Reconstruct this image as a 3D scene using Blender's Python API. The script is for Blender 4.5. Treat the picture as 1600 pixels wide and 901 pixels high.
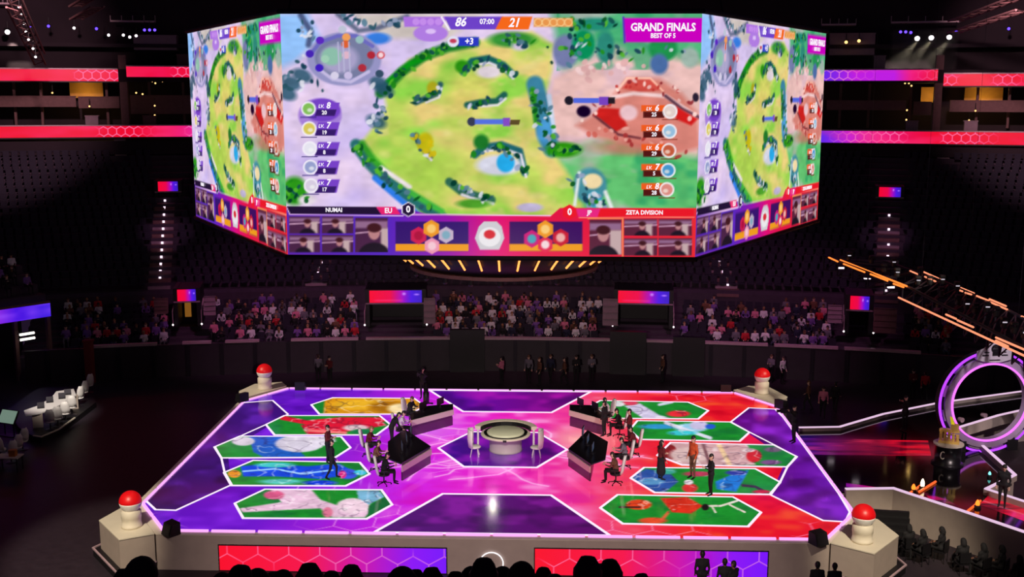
import bpy, bmesh, math, random
import numpy as np
from mathutils import Vector, Matrix
random.seed(7); rng = np.random.default_rng(7)
for o in list(bpy.data.objects): bpy.data.objects.remove(o)
SC = bpy.context.scene; COL = SC.collection
R = math.radians

# ---------------------------------------------------------------- camera
CAMP = np.array([1.96, -49.2, 17.4]); FPX = 1744.2; PITCH, YAW, ROLL = 0.1715, 0.0313, 0.0017
_cy, _sy, _cp, _sp = math.cos(YAW), math.sin(YAW), math.cos(PITCH), math.sin(PITCH)
FW = np.array([-_sy*_cp, _cy*_cp, -_sp]); _r = np.array([_cy, _sy, 0.0]); _u = np.cross(_r, FW)
RT = math.cos(ROLL)*_r + math.sin(ROLL)*_u; UP = -math.sin(ROLL)*_r + math.cos(ROLL)*_u
cam = bpy.data.cameras.new('camera'); cam.sensor_width = 36; cam.lens = FPX/1600*36; cam.clip_end = 500; cam.clip_start = .1
camo = bpy.data.objects.new('camera', cam); COL.objects.link(camo)
M = Matrix(((RT[0], UP[0], -FW[0], CAMP[0]), (RT[1], UP[1], -FW[1], CAMP[1]), (RT[2], UP[2], -FW[2], CAMP[2]), (0, 0, 0, 1)))
camo.matrix_world = M; SC.camera = camo
# ---------------------------------------------------------------- world, exposure
w = bpy.data.worlds.new('world'); SC.world = w; w.use_nodes = True
w.node_tree.nodes['Background'].inputs[0].default_value = (.024, .012, .034, 1)
w.node_tree.nodes['Background'].inputs[1].default_value = .55
SC.view_settings.view_transform = 'Standard'; SC.view_settings.look = 'None'
SC.view_settings.exposure = 0; SC.view_settings.gamma = 1; SC.view_settings.use_curve_mapping = False
# ---------------------------------------------------------------- unseen spots added to light stage, walkway, crowd and suites
def spot(name, loc, target, energy, color, angle, blend=.6, size=.4):
    l = bpy.data.lights.new(name, 'SPOT'); l.energy = energy; l.color = color; l.spot_size = R(angle); l.spot_blend = blend
    l.shadow_soft_size = size
    o = bpy.data.objects.new(name, l); COL.objects.link(o); o.location = loc
    o.rotation_euler = (Vector(target)-Vector(loc)).to_track_quat('-Z', 'Y').to_euler(); return o
WARM = (1, .86, .66)
spot('stage_wash', (-15, -30, 22), (-15.5, -9.5, 1.0), 34000, WARM, 15)
spot('stage_wash', (15, -30, 22), (15, -9.5, 1.0), 34000, WARM, 15)
spot('front_wash', (0, -36, 14), (0, -10.2, .9), 15000, (1, .78, .74), 52)
spot('stage_wash', (-26, -6, 20), (-13.3, 10.3, 1.6), 22000, WARM, 14)
spot('stage_wash', (26, -6, 20), (13.3, 10.3, 1.6), 22000, WARM, 14)
spot('table_spot', (0, -30, 21), (0, 0, 2), 30000, (1, .95, .78), 7)
spot('player_spot', (-12, -30, 21), (-5.6, 0, 2), 26000, (1, .92, .88), 12)
spot('player_spot', (16, -30, 21), (6.5, -.5, 2), 26000, (1, .92, .88), 14)
spot('crowd_wash', (-12, 8, 20), (-16, 25, 2), 4600, (1, .32, .74), 46)
spot('crowd_wash', (0, 18, 16), (0, 26, 2.4), 1100, (1, .34, .56), 80)
spot('crowd_wash', (12, 8, 20), (16, 25, 2), 4600, (1, .32, .74), 46)
spot('walkway_wash', (24, -26, 22), (22, -3, 1.4), 24000, (1, .82, .8), 22)
spot('gate_spot', (18, -22, 22), (24, 4.5, 2.6), 26000, (1, .85, .9), 12)
spot('desk_spot', (-18, -8, 20), (-24.6, 8.6, .9), 30000, (1, .92, .8), 10)
spot('suite_wash', (-24, 8, 24), (-44, 36, 19), 24000, (1, .6, .66), 46)
spot('aisle_wash', (-18, 14, 20), (-26.6, 32.9, 6.4), 4200, (1, .45, .8), 11)
spot('aisle_wash', (18, 14, 20), (27, 32.8, 6.3), 4200, (1, .45, .8), 11)
spot('suite_wash', (24, 8, 24), (44, 36, 19), 24000, (1, .6, .66), 46)

# ---------------------------------------------------------------- pixel -> place helpers (photo frame 1600x901)
ZS = 1.4      # stage top
def ray(px, py): return FW + RT*((px-800)/FPX) - UP*((py-450.5)/FPX)
def U(px, py, z=None, y=None):
    d = ray(px, py)
    t = (z-CAMP[2])/d[2] if z is not None else (y-CAMP[1])/d[1]
    return Vector(CAMP + d*t)
def PR(P):
    d = np.asarray(P, float) - CAMP; z = d@FW
    return 800+FPX*(d@RT)/z, 450.5-FPX*(d@UP)/z
BC = -80.0    # centre of the bowl's arcs (y)
def UR(px, py, r):      # where the sight line meets the bowl's arc of radius r -> theta, z
    d = ray(px, py); ox, oy = CAMP[0], CAMP[1]-BC
    a = d[0]**2+d[1]**2; b = 2*(ox*d[0]+oy*d[1]); c = ox*ox+oy*oy-r*r
    t = (-b+math.sqrt(b*b-4*a*c))/(2*a); p = CAMP+d*t
    return math.atan2(p[0], p[1]-BC), p[2]
def BP(r, th, z): return (r*math.sin(th), r*math.cos(th)+BC, z)

# ---------------------------------------------------------------- materials
MATS = {}
def lin(c):
    return tuple(((v/255)/12.92 if v/255 <= .04045 else ((v/255+.055)/1.055)**2.4) for v in c)
def mat(name, rgb, rough=.6, metal=0, bump=0, noise=0, scale=8, spec=.5):
    if name in MATS: return MATS[name]
    m = bpy.data.materials.new(name); m.use_nodes = True; nt = m.node_tree; b = nt.nodes['Principled BSDF']
    c = lin(rgb); b.inputs['Base Color'].default_value = (*c, 1); b.inputs['Roughness'].default_value = rough
    b.inputs['Metallic'].default_value = metal; b.inputs['Specular IOR Level'].default_value = spec
    tc = nt.nodes.new('ShaderNodeTexCoord'); n = nt.nodes.new('ShaderNodeTexNoise'); n.inputs['Scale'].default_value = scale
    nt.links.new(tc.outputs['Object'], n.inputs['Vector'])
    if noise:
        r = nt.nodes.new('ShaderNodeMix'); r.data_type = 'RGBA'
        r.inputs[6].default_value = (*[v*(1-noise) for v in c], 1); r.inputs[7].default_value = (*[min(1, v*(1+noise)) for v in c], 1)
        nt.links.new(n.outputs['Fac'], r.inputs[0]); nt.links.new(r.outputs[2], b.inputs['Base Color'])
    if bump:
        bp = nt.nodes.new('ShaderNodeBump'); bp.inputs['Strength'].default_value = bump
        nt.links.new(n.outputs['Fac'], bp.inputs['Height']); nt.links.new(bp.outputs['Normal'], b.inputs['Normal'])
    MATS[name] = m; return m
def emit(name, rgb, s=1.0, base=(10, 10, 12)):
    if name in MATS: return MATS[name]
    m = bpy.data.materials.new(name); m.use_nodes = True; b = m.node_tree.nodes['Principled BSDF']
    b.inputs['Base Color'].default_value = (*lin(base), 1); b.inputs['Roughness'].default_value = .4
    b.inputs['Emission Color'].default_value = (*lin(rgb), 1); b.inputs['Emission Strength'].default_value = s
    MATS[name] = m; return m
def led(name, s=1.0, rough=.35, spec=.3):      # a LED surface showing the picture held in the mesh's colour layer
    if name in MATS: return MATS[name]
    m = bpy.data.materials.new(name); m.use_nodes = True; nt = m.node_tree; b = nt.nodes['Principled BSDF']
    b.inputs['Base Color'].default_value = (.008, .008, .01, 1); b.inputs['Roughness'].default_value = rough
    b.inputs['Specular IOR Level'].default_value = spec
    a = nt.nodes.new('ShaderNodeVertexColor'); a.layer_name = 'picture'
    nt.links.new(a.outputs['Color'], b.inputs['Emission Color']); b.inputs['Emission Strength'].default_value = s
    MATS[name] = m; return m

# ---------------------------------------------------------------- mesh builder
class MB:
    def __init__(s): s.v = []; s.f = []; s.m = []
    def add(s, vs, fs, mi=0):
        o = len(s.v); s.v += [tuple(v) for v in vs]; s.f += [tuple(i+o for i in f) for f in fs]; s.m += [mi]*len(fs); return s
    def box(s, c, d, rz=0, mi=0, T=None):
        hx, hy, hz = d[0]/2, d[1]/2, d[2]/2; cs, sn = math.cos(rz), math.sin(rz); vs = []
        for x, y, z in ((-1,-1,-1),(1,-1,-1),(1,1,-1),(-1,1,-1),(-1,-1,1),(1,-1,1),(1,1,1),(-1,1,1)):
            X, Y = x*hx, y*hy; p = (c[0]+X*cs-Y*sn, c[1]+X*sn+Y*cs, c[2]+z*hz)
            vs.append(tuple(T @ Vector(p)) if T else p)
        return s.add(vs, [(3,2,1,0),(4,5,6,7),(0,1,5,4),(1,2,6,5),(2,3,7,6),(3,0,4,7)], mi)
    def prism(s, poly, z0, z1, mi=0, mtop=None, z1s=None):
        n = len(poly); area = sum(poly[i][0]*poly[(i+1) % n][1]-poly[(i+1) % n][0]*poly[i][1] for i in range(n))
        if area < 0: poly = poly[::-1]; z1s = z1s[::-1] if z1s else None
        vs = [(p[0], p[1], z0) for p in poly]+[(p[0], p[1], z1s[i] if z1s else z1) for i, p in enumerate(poly)]
        s.add(vs, [tuple(range(n-1, -1, -1))]+[(i, (i+1) % n, n+(i+1) % n, n+i) for i in range(n)], mi)
        o = len(s.v)-2*n; s.f.append(tuple(range(o+n, o+2*n))); s.m.append(mi if mtop is None else mtop); return s
    def tube(s, p0, p1, r0, r1=None, n=8, mi=0):
        r1 = r0 if r1 is None else r1; a, b = Vector(p0), Vector(p1); d = (b-a)
        if d.length < 1e-6: return s
        q = d.to_track_quat('Z', 'Y'); vs = []
        for c, r in ((a, r0), (b, r1)):
            for i in range(n):
                t = 2*math.pi*i/n; vs.append(c+q @ Vector((r*math.cos(t), r*math.sin(t), 0)))
        return s.add(vs, [(i, (i+1) % n, n+(i+1) % n, n+i) for i in range(n)]+[tuple(range(n-1, -1, -1)), tuple(range(n, 2*n))], mi)
    def lathe(s, prof, c=(0, 0, 0), n=24, mi=0):
        vs = []; fs = []; k = len(prof)
        for r, z in prof:
            for i in range(n):
                t = 2*math.pi*i/n; vs.append((c[0]+r*math.cos(t), c[1]+r*math.sin(t), c[2]+z))
        for j in range(k-1):
            for i in range(n): fs.append((j*n+i, j*n+(i+1) % n, (j+1)*n+(i+1) % n, (j+1)*n+i))
        fs.append(tuple(range(n-1, -1, -1))); fs.append(tuple(range((k-1)*n, k*n)))
        return s.add(vs, fs, mi)
    def ball(s, c, r, n=14, k=9, mi=0):
        rx, ry, rz = (r, r, r) if not hasattr(r, '__len__') else r
        vs = [(c[0], c[1], c[2]-rz)]
        for j in range(1, k):
            p = math.pi*j/k-math.pi/2
            for i in range(n):
                t = 2*math.pi*i/n; vs.append((c[0]+rx*math.cos(p)*math.cos(t), c[1]+ry*math.cos(p)*math.sin(t), c[2]+rz*math.sin(p)))
        vs.append((c[0], c[1], c[2]+rz)); L = len(vs)-1; fs = [(0, 1+(i+1) % n, 1+i) for i in range(n)]
        for j in range(k-2):
            for i in range(n): fs.append((1+j*n+i, 1+j*n+(i+1) % n, 1+(j+1)*n+(i+1) % n, 1+(j+1)*n+i))
        fs += [(1+(k-2)*n+i, 1+(k-2)*n+(i+1) % n, L) for i in range(n)]
        return s.add(vs, fs, mi)
    def strip(s, pts, wd, h, mi=0, closed=False):    # a flat raised line of rectangular section following points (z = bottom)
        P = [Vector(p) for p in pts]; n = len(P); L = []
        for i in range(n):
            a = P[i-1] if (i or closed) else P[i]; b = P[(i+1) % n] if (i < n-1 or closed) else P[i]
            d1 = (P[i]-a); d2 = (b-P[i]); d1.z = d2.z = 0
            d1 = d1.normalized() if d1.length > 1e-6 else d2.normalized(); d2 = d2.normalized() if d2.length > 1e-6 else d1
            m = (Vector((-d1.y, d1.x, 0))+Vector((-d2.y, d2.x, 0))); m.normalize()
            k = m.dot(Vector((-d1.y, d1.x, 0))); L.append(m*(wd/2/max(k, .4)))
        vs = []
        for p, l in zip(P, L): vs += [p+l, p-l, p-l+Vector((0, 0, h)), p+l+Vector((0, 0, h))]
        fs = []
        for i in range(n if closed else n-1):
            a, b = 4*i, 4*((i+1) % n)
            fs += [(a+j, a+(j+1) % 4, b+(j+1) % 4, b+j) for j in range(4)]
        if not closed: fs += [(3, 2, 1, 0), (4*n-4, 4*n-3, 4*n-2, 4*n-1)]
        return s.add(vs, fs, mi)
    def mesh(s, name, mats, smooth=False):
        me = bpy.data.meshes.new(name); me.from_pydata(s.v, [], s.f)
        for m in (mats if isinstance(mats, (list, tuple)) else [mats]): me.materials.append(m)
        me.polygons.foreach_set('material_index', s.m)
        if smooth: me.polygons.foreach_set('use_smooth', [True]*len(s.f))
        bm = bmesh.new(); bm.from_mesh(me); bmesh.ops.recalc_face_normals(bm, faces=bm.faces); bm.to_mesh(me); bm.free()
        me.update(); return me
    def build(s, name, mats, parent=None, smooth=False):
        return link(name, s.mesh(name, mats, smooth), parent)
def link(name, me, parent=None):
    o = bpy.data.objects.new(name, me); COL.objects.link(o)
    if parent: o.parent = parent
    return o
def tag(o, label=None, cat=None, group=None, kind=None):
    if label: o['label'] = label
    if cat: o['category'] = cat
    if group: o['group'] = group
    if kind: o['kind'] = kind
    return o
def thing(name, label, cat, loc=(0, 0, 0), rz=0, group=None):
    o = bpy.data.objects.new(name, None); COL.objects.link(o); o.location = loc; o.rotation_euler = (0, 0, rz)
    o.empty_display_size = .1
    return tag(o, label, cat, group)
def dup(root, loc, rz=0, label=None, group=None, scale=None):
    r = root.copy(); COL.objects.link(r); r.location = loc; r.rotation_euler = (0, 0, rz)
    if label: r['label'] = label
    if group: r['group'] = group
    if scale: r.scale = scale
    for ch in list(root.children):
        c = ch.copy(); COL.objects.link(c); c.parent = r
        for g in list(ch.children):
            d = g.copy(); COL.objects.link(d); d.parent = c
    return r
def text(name, body, size, m, parent, mtx, align='CENTER', sx=1.0, shear=0.0, bold=0.0, depth=.004):
    cu = bpy.data.curves.new(name, 'FONT'); cu.body = body; cu.size = size; cu.align_x = align; cu.align_y = 'CENTER'
    cu.shear = shear; cu.offset = bold; cu.extrude = depth; cu.resolution_u = 2
    o = bpy.data.objects.new(name, cu); COL.objects.link(o); me = bpy.data.meshes.new_from_object(o)
    bpy.data.objects.remove(o); me.materials.clear(); me.materials.append(m)
    t = link(name, me, parent); t.matrix_local = mtx @ Matrix.Diagonal((sx, 1, 1, 1)); return t

# ---------------------------------------------------------------- picture painter (on arrays of picture coordinates)
class Paint:
    def __init__(s, X, Y, base): s.X, s.Y = X, Y; s.c = np.empty(X.shape+(3,)); s.c[:] = base
    def mix(s, a, col):
        a = np.clip(a, 0, 1)[..., None]; s.c = s.c*(1-a)+np.asarray(col, float)*a; return s
    def sd(s, pts):
        X, Y = s.X, s.Y; ins = np.zeros(X.shape, bool); dm = np.full(X.shape, 1e9); n = len(pts)
        for i in range(n):
            x0, y0 = pts[i]; x1, y1 = pts[(i+1) % n]
            if y0 != y1: ins ^= ((y0 > Y) != (y1 > Y)) & (X < (x1-x0)*(Y-y0)/(y1-y0)+x0)
            dx, dy = x1-x0, y1-y0; t = np.clip(((X-x0)*dx+(Y-y0)*dy)/(dx*dx+dy*dy+1e-9), 0, 1)
            dm = np.minimum(dm, np.hypot(X-x0-t*dx, Y-y0-t*dy))
        return np.where(ins, -dm, dm)
    def poly(s, pts, col, soft=1.0, a=1.0): return s.mix(a*np.clip(.5-s.sd(pts)/soft, 0, 1), col)
    def rect(s, x0, y0, x1, y1, col, soft=1.0, a=1.0, sl=0): return s.poly([(x0+sl, y0), (x1+sl, y0), (x1, y1), (x0, y1)], col, soft, a)
    def ell(s, cx, cy, rx, ry, col, soft=1.0, a=1.0, rot=0):
        c, n = math.cos(rot), math.sin(rot); dx, dy = s.X-cx, s.Y-cy
        d = np.hypot((dx*c+dy*n)/rx, (-dx*n+dy*c)/ry); return s.mix(a*np.clip(.5-(d-1)*min(rx, ry)/soft, 0, 1), col)
    def line(s, pts, wd, col, soft=1.0, a=1.0):
        dm = np.full(s.X.shape, 1e9)
        for (x0, y0), (x1, y1) in zip(pts[:-1], pts[1:]):
            dx, dy = x1-x0, y1-y0; t = np.clip(((s.X-x0)*dx+(s.Y-y0)*dy)/(dx*dx+dy*dy+1e-9), 0, 1)
            dm = np.minimum(dm, np.hypot(s.X-x0-t*dx, s.Y-y0-t*dy))
        return s.mix(a*np.clip(.5-(dm-wd/2)/soft, 0, 1), col)
    def noise(s, sx, sy, seed=0):
        g = np.random.default_rng(seed).random((64, 64)); x = s.X/sx; y = s.Y/sy
        xi = np.floor(x).astype(int); yi = np.floor(y).astype(int); fx = x-xi; fy = y-yi; fx = fx*fx*(3-2*fx); fy = fy*fy*(3-2*fy)
        q = lambda a, b: g[(xi+a) % 64, (yi+b) % 64]
        return (q(0,0)*(1-fx)+q(1,0)*fx)*(1-fy)+(q(0,1)*(1-fx)+q(1,1)*fx)*fy
    def blotch(s, col, sx, sy, seed, lo=.5, hi=.8, a=.6, where=None):
        n = s.noise(sx, sy, seed)*.65+s.noise(sx/2.3, sy/2.3, seed+1)*.35
        k = np.clip((n-lo)/(hi-lo), 0, 1)*a
        if where is not None: k = k*where
        return s.mix(k, col)
    def shade(s, seed, a=.16, sx=14, sy=5):
        n = s.noise(sx, sy, seed)*.6+s.noise(sx/2.6, sy/2.6, seed+2)*.4; s.c = s.c*(1+a*2*(n[..., None]-.5)); return s
    def linear(s):
        c = np.clip(s.c, 0, 255)/255; return np.where(c <= .04045, c/12.92, ((c+.055)/1.055)**2.4)
def hexlines(X, Y, size):      # distance to the nearest edge of a honeycomb with cells of the given size
    q = math.sqrt(3); h = np.array([1.0, q])*size
    ax = np.mod(X, h[0])-h[0]/2; ay = np.mod(Y, h[1])-h[1]/2
    bx = np.mod(X-h[0]/2, h[0])-h[0]/2; by = np.mod(Y-h[1]/2, h[1])-h[1]/2
    pick = ax**2+ay**2 < bx**2+by**2; gx = np.where(pick, ax, bx); gy = np.where(pick, ay, by)
    e = np.maximum(np.abs(gx), np.abs(gx)*.5+np.abs(gy)*q/2); return size/2-e
def picture(me, lincol):
    a = me.color_attributes.new('picture', 'FLOAT_COLOR', 'POINT')
    c = np.ones((len(me.vertices), 4), np.float32); c[:, :3] = lincol.reshape(-1, 3); a.data.foreach_set('color', c.ravel())
def gridmesh(name, P, m, flip=False):    # P: (rows, cols, 3)
    r, c = P.shape[:2]; me = bpy.data.meshes.new(name); i = np.arange((r-1)*(c-1)); a = (i//(c-1))*c+i % (c-1)
    F = np.stack([a, a+1, a+c+1, a+c], 1)
    if flip: F = F[:, ::-1]
    me.vertices.add(r*c); me.vertices.foreach_set('co', P.reshape(-1).astype(np.float32))
    me.loops.add(len(F)*4); me.loops.foreach_set('vertex_index', F.ravel().astype(np.int32))
    me.polygons.add(len(F)); me.polygons.foreach_set('loop_start', (np.arange(len(F))*4).astype(np.int32))
    me.update(calc_edges=True); me.materials.append(m); return me

# ================================================================ THE ARENA
def arcbox(mb, r0, r1, th0, th1, z0, z1, n=8, mi=0):
    vs = []; fs = []
    for i in range(n+1):
        t = th0+(th1-th0)*i/n
        vs += [BP(r0, t, z0), BP(r1, t, z0), BP(r1, t, z1), BP(r0, t, z1)]
    for i in range(n):
        a = 4*i; b = a+4; fs += [(a+j, a+(j+1) % 4, b+(j+1) % 4, b+j) for j in range(4)]
    fs += [(3, 2, 1, 0), (4*n, 4*n+1, 4*n+2, 4*n+3)]; return mb.add(vs, fs, mi)
def arcpx(mb, px0, px1, pt, pb, r, dr, n=6, mi=0):
    t0, z1 = UR(px0, pt, r); t1, _ = UR(px1, pt, r); _, z0 = UR((px0+px1)/2, pb, r); _, z1 = UR((px0+px1)/2, pt, r)
    return arcbox(mb, r, r+dr, t0, t1, z0, z1, n, mi)
def sweep(mb, prof, th0, th1, n=40, mi=0):
    vs = []; fs = []; k = len(prof)
    for i in range(n+1):
        t = th0+(th1-th0)*i/n
        for r, z in prof: vs.append(BP(r, t, z))
    for i in range(n):
        for j in range(k-1): fs.append((i*k+j, (i+1)*k+j, (i+1)*k+j+1, i*k+j+1))
    return mb.add(vs, fs, mi)
M_floor = mat('dark_floor', (50, 42, 50), .42, 0, .02, .35, 3, .12)
M_conc = mat('dark_concrete', (66, 52, 68), .85, 0, .1, .3, 2)
M_seat = mat('dark_seat_fabric', (38, 30, 50), .8, 0, .05, .3, 9)
M_black = mat('black_paint', (20, 18, 22), .5, 0, .02, .3, 6)
M_dmetal = mat('dark_metal', (48, 44, 52), .4, .6, .02, .2, 12)
M_brown = mat('brown_cladding', (120, 84, 84), .7, 0, .04, .25, 4)
M_wall = mat('plum_wall', (44, 30, 40), .85, 0, .05, .35, .5)
M_grey = mat('grey_panel', (150, 124, 136), .7, 0, .03, .15, 3)
M_board = mat('board_panel', (46, 36, 46), .5, 0, .02, .3, 2)
M_rail = mat('rail_paint', (190, 160, 170), .35, .1, .02, .15, 8)

fl = MB(); fl.prism([(-70, -46), (70, -46), (70, 24), (-70, 24)], -.3, 0); tag(fl.build('floor', M_floor), kind='structure')
TH = .62
NROW = 7; ROWR = lambda k: 102+.9*k; ROWZ = lambda k: 1.38+.2*k
prof = [(101.2, 0)]
for k in range(NROW): prof += [(ROWR(k)-.45, ROWZ(k)), (ROWR(k)+.45, ROWZ(k))]
prof += [(108.2, 2.9), (108.2, 3.9)]
UPR = []
for k in range(21):
    r = 108.9+.82*k; z = 4.1+.42*k; UPR.append((r, z)); prof += [(r-.4, z), (r+.42, z)]
prof += [(127.5, 12.9)]
cut = prof.index((108.2, 2.9)); s = MB(); sweep(s, prof[:cut+1], -.305, TH, 60); sweep(s, prof[cut:], -TH, TH, 60); st = tag(s.build('stand_tiers', M_conc), kind='structure')
b = MB(); arcbox(b, 100.3, 100.5, -.30, .30, 0, 2.05, 40); bw = tag(b.build('wall_boards', M_board), kind='structure')
# board panels: uprights between them, the pale rail on top in lengths with gaps
for i in range(-14, 15):
    q = MB(); arcbox(q, 100.18, 100.3, i*.0205-.0012, i*.0205+.0012, 0, 2.05, 1); q.build('board_post', M_dmetal, bw)
for (x0, x1) in ((138, 245), (285, 330), (352, 405), (455, 560), (572, 705), (753, 955), (1006, 1055), (1100, 1200), (1210, 1310), (1320, 1440)):
    t0, _ = UR(x0, 530, 100.4); t1, _ = UR(x1, 530, 100.4); q = MB(); arcbox(q, 100.22, 100.58, t0, t1, 2.05, 2.2, 6); q.build('rail', M_rail, bw)
for (x0, x1, h) in ((703, 757, 2.75), (953, 1010, 2.75), (1052, 1102, 2.5)):   # dark gates in the boards
    t0, _ = UR(x0, 530, 100.0); t1, _ = UR(x1, 530, 100.0); q = MB(); arcbox(q, 99.9, 100.3, t0, t1, 0, h, 3); q.build('gate', M_black, bw)
# far wall, suite levels
wl = MB(); sweep(wl, [(131, 10), (131, 34)], -TH, TH, 40); tag(wl.build('wall_far', M_wall), kind='structure')
sl = MB()
for z0, z1 in ((12.6, 13.7), (18.4, 19.4)): arcbox(sl, 125.2, 131, -TH, TH, z0, z1, 40)
arcbox(sl, 127.5, 131, -TH, TH, 21.2, 21.5, 40)
tag(sl.build('suite_floors', M_wall), kind='structure')
col = MB()
for px in (190, 640, 960, 1470): arcpx(col, px-6, px+6, 86, 205, 125.3, 1.2, 1)
for px in (20, 62, 165, 232, 285, 1315, 1360, 1425, 1530, 1580): arcpx(col, px-2, px+2, 120, 200, 128, .4, 1)
tag(col.build('suite_columns', M_brown), kind='structure')
def parapet(x0, x1, y0, y1, r, label, m=M_brown):
    q = MB(); arcpx(q, x0, x1, y0, y1, r, .3, 4); arcpx(q, x0, x1, y0-1.4, y0, r-.08, .46, 4); return tag(q.build('suite_parapet', m), label, 'parapet')
parapet(-40, 118, 151, 167, 126.0, 'long brown balcony parapet in front of the lamp-lit suite')
parapet(122, 186, 152, 169, 126.4, 'short brown parapet below the amber suite wall')
parapet(203, 310, 150, 178, 126.6, 'dim brown parapet beside the big hanging screen')
parapet(1292, 1416, 158, 172, 126.0, 'brown parapet with pale edge next to the hanging screen')
parapet(1428, 1456, 160, 180, 126.4, 'small parapet below the square amber lit wall')
parapet(1485, 1640, 158, 175, 126.0, 'long brown parapet below the wide amber suite')
def amber(x0, x1, y0, y1, label):
    q = MB(); arcpx(q, x0, x1, y0, y1, 129.6, .2, 4); o = tag(q.build('suite_back_panel', mat('amber_lit_wall', (190, 140, 60), .7, 0, .03, .2, 2)), label, 'wall panel')  # amber of the lit wall is put into the panel colour
    t, z = UR((x0+x1)/2, (y0+y1)/2+3, 128.6); l = bpy.data.lights.new('suite_lamp', 'POINT'); l.energy = 46; l.color = (1, .62, .18); l.shadow_soft_size = .2
    lo = bpy.data.objects.new('suite_lamp', l); COL.objects.link(lo); lo.location = BP(128.4, t, z-.1)
amber(108, 160, 128, 153, 'amber lit suite wall above the short parapet')
amber(1440, 1468, 136, 160, 'square amber lit suite wall beside the column')
amber(1508, 1568, 136, 160, 'wide amber lit suite wall')
# white cabinets standing under the lower suites, grey blocks of the upper level
def block(x0, x1, y0, y1, r, dr, name, label, cat, m):
    q = MB(); arcpx(q, x0, x1, y0, y1, r, dr, 2); arcpx(q, x0-1, x1+1, y0-1.6, y0, r-.06, dr+.12, 2)
    arcpx(q, (x0+x1)/2-.6, (x0+x1)/2+.6, y0+1, y1, r-.05, .1, 1)
    return tag(q.build(name, m), label, cat)
block(133, 153, 182, 197, 125.4, .8, 'service_cabinet', 'pale cabinet on the red ribbon ledge below the amber suite', 'cabinet', M_grey)
block(223, 243, 182, 197, 125.4, .8, 'service_cabinet', 'pale cabinet on the red ribbon ledge close to the hanging screen', 'cabinet', M_brown)
block(1416, 1435, 190, 205, 125.4, .8, 'service_cabinet', 'pale cabinet on the purple to red part of the ribbon ledge', 'cabinet', M_grey)
block(1507, 1528, 190, 205, 125.4, .8, 'service_cabinet', 'pale cabinet below the wide amber suite', 'cabinet', M_grey)
block(208, 275, 56, 78, 127.6, 2, 'press_box', 'pale pink grey press box over the short red ribbon', 'booth', M_grey)
block(1297, 1368, 53, 86, 127.6, 2, 'press_box', 'pale press box with two warm lamps', 'booth', M_grey)
block(276, 297, 86, 106, 127.8, 1, 'grey_cupboard', 'grey cupboard next to the press box', 'cabinet', M_brown)
block(1366, 1384, 88, 108, 127.8, 1, 'grey_cupboard', 'grey cupboard under the press box with warm lamps', 'cabinet', M_grey)
block(178, 196, 214, 250, 125.3, .9, 'concrete_pillar', 'pale pillar hanging below the red ribbon board', 'pillar', M_grey)
block(1465, 1485, 228, 256, 125.3, .9, 'concrete_pillar', 'pale pillar below the purple to red ribbon board', 'pillar', M_grey)
block(-30, 110, 222, 252, 126.4, .5, 'dark_panel', 'wide dim panel under the red ribbon', 'panel', M_brown)
block(1487, 1600, 230, 262, 126.4, .5, 'dark_panel', 'wide dim plum panel beside the pale pillar', 'panel', M_brown)
for (x0, x1, y, lb) in ((172, 242, 33, 'thin pale catwalk above the press box'), (1393, 1500, 34, 'thin pale catwalk above the white beams'), (-10, 18, 5, 'short pale ledge under the roof'), (1284, 1338, 38, 'short catwalk above the press box with warm lamps')):
    q = MB(); arcpx(q, x0, x1, y-1.2, y+1.6, 126, .8, 3)
    for k in range(5): arcpx(q, x0+(x1-x0)*k/4-.5, x0+(x1-x0)*k/4+.5, y-9, y, 126.3, .08, 1)
    tag(q.build('catwalk', M_rail), lb, 'catwalk')
# roof girders seen against the dark
for (a, bq, lb) in (((20, 0, 100), (62, 92, 118), 'sloping roof girder dotted with small white lamps'), ((1600, 4, 100), (1490, 42, 118), 'sloping dim roof girder'), ((118, 20, 108), (152, 0, 104), 'short leaning roof strut')):
    t0, z0 = UR(a[0], a[1], a[2]); t1, z1 = UR(bq[0], bq[1], bq[2]); p, q_ = Vector(BP(a[2], t0, z0)), Vector(BP(bq[2], t1, z1)); q = MB()
    for dx, dz in ((-.4, -.4), (.4, -.4), (.4, .4), (-.4, .4)): q.tube(p+Vector((dx, 0, dz)), q_+Vector((dx, 0, dz)), .07, n=6)
    for k in range(14):
        c0 = p.lerp(q_, k/14); c1 = p.lerp(q_, (k+1)/14); sg = 1 if k % 2 else -1
        q.tube(c0+Vector((.4*sg, 0, -.4)), c1+Vector((-.4*sg, 0, -.4)), .04, n=5); q.tube(c0+Vector((.4*sg, 0, .4)), c1+Vector((-.4*sg, 0, .4)), .04, n=5)
    tag(q.build('roof_girder', M_brown), lb, 'girder')
# small lamps on the upper level: (px, py, colour, radius)
def lampdot(px, py, r, rad, m, label, group, parent=None, hang=True):
    t, z = UR(px, py, r); o = thing('rig_lamp', label, 'lamp', BP(r, t, z), -t, group)
    q = MB(); q.lathe([(rad*.75, rad*1.5), (rad*1.15, rad*.9), (rad*1.15, 0)], n=10); q.tube((0, 0, rad*1.5), (0, 0, rad*1.5+.5), .03, n=5); q.build('housing', M_black, o)
    q = MB(); q.ball((0, -.12, 0), rad, 10, 6); q.build('lens', m, o, True); return o
E_blue = emit('lamp_blue', (90, 60, 255), 3); E_white = emit('lamp_white', (255, 245, 250), 2.5); E_amber = emit('lamp_amber', (255, 200, 120), 2.2)
for px, py in ((47, 42), (76, 41), (151, 45), (226, 47), (234, 47), (242, 47), (1407, 50), (1415, 50), (1423, 51), (1494, 48), (1576, 45)):
    lampdot(px, py, 124, .11, E_blue, 'small blue lamp hanging under the roof', 'blue roof lamps')
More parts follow.
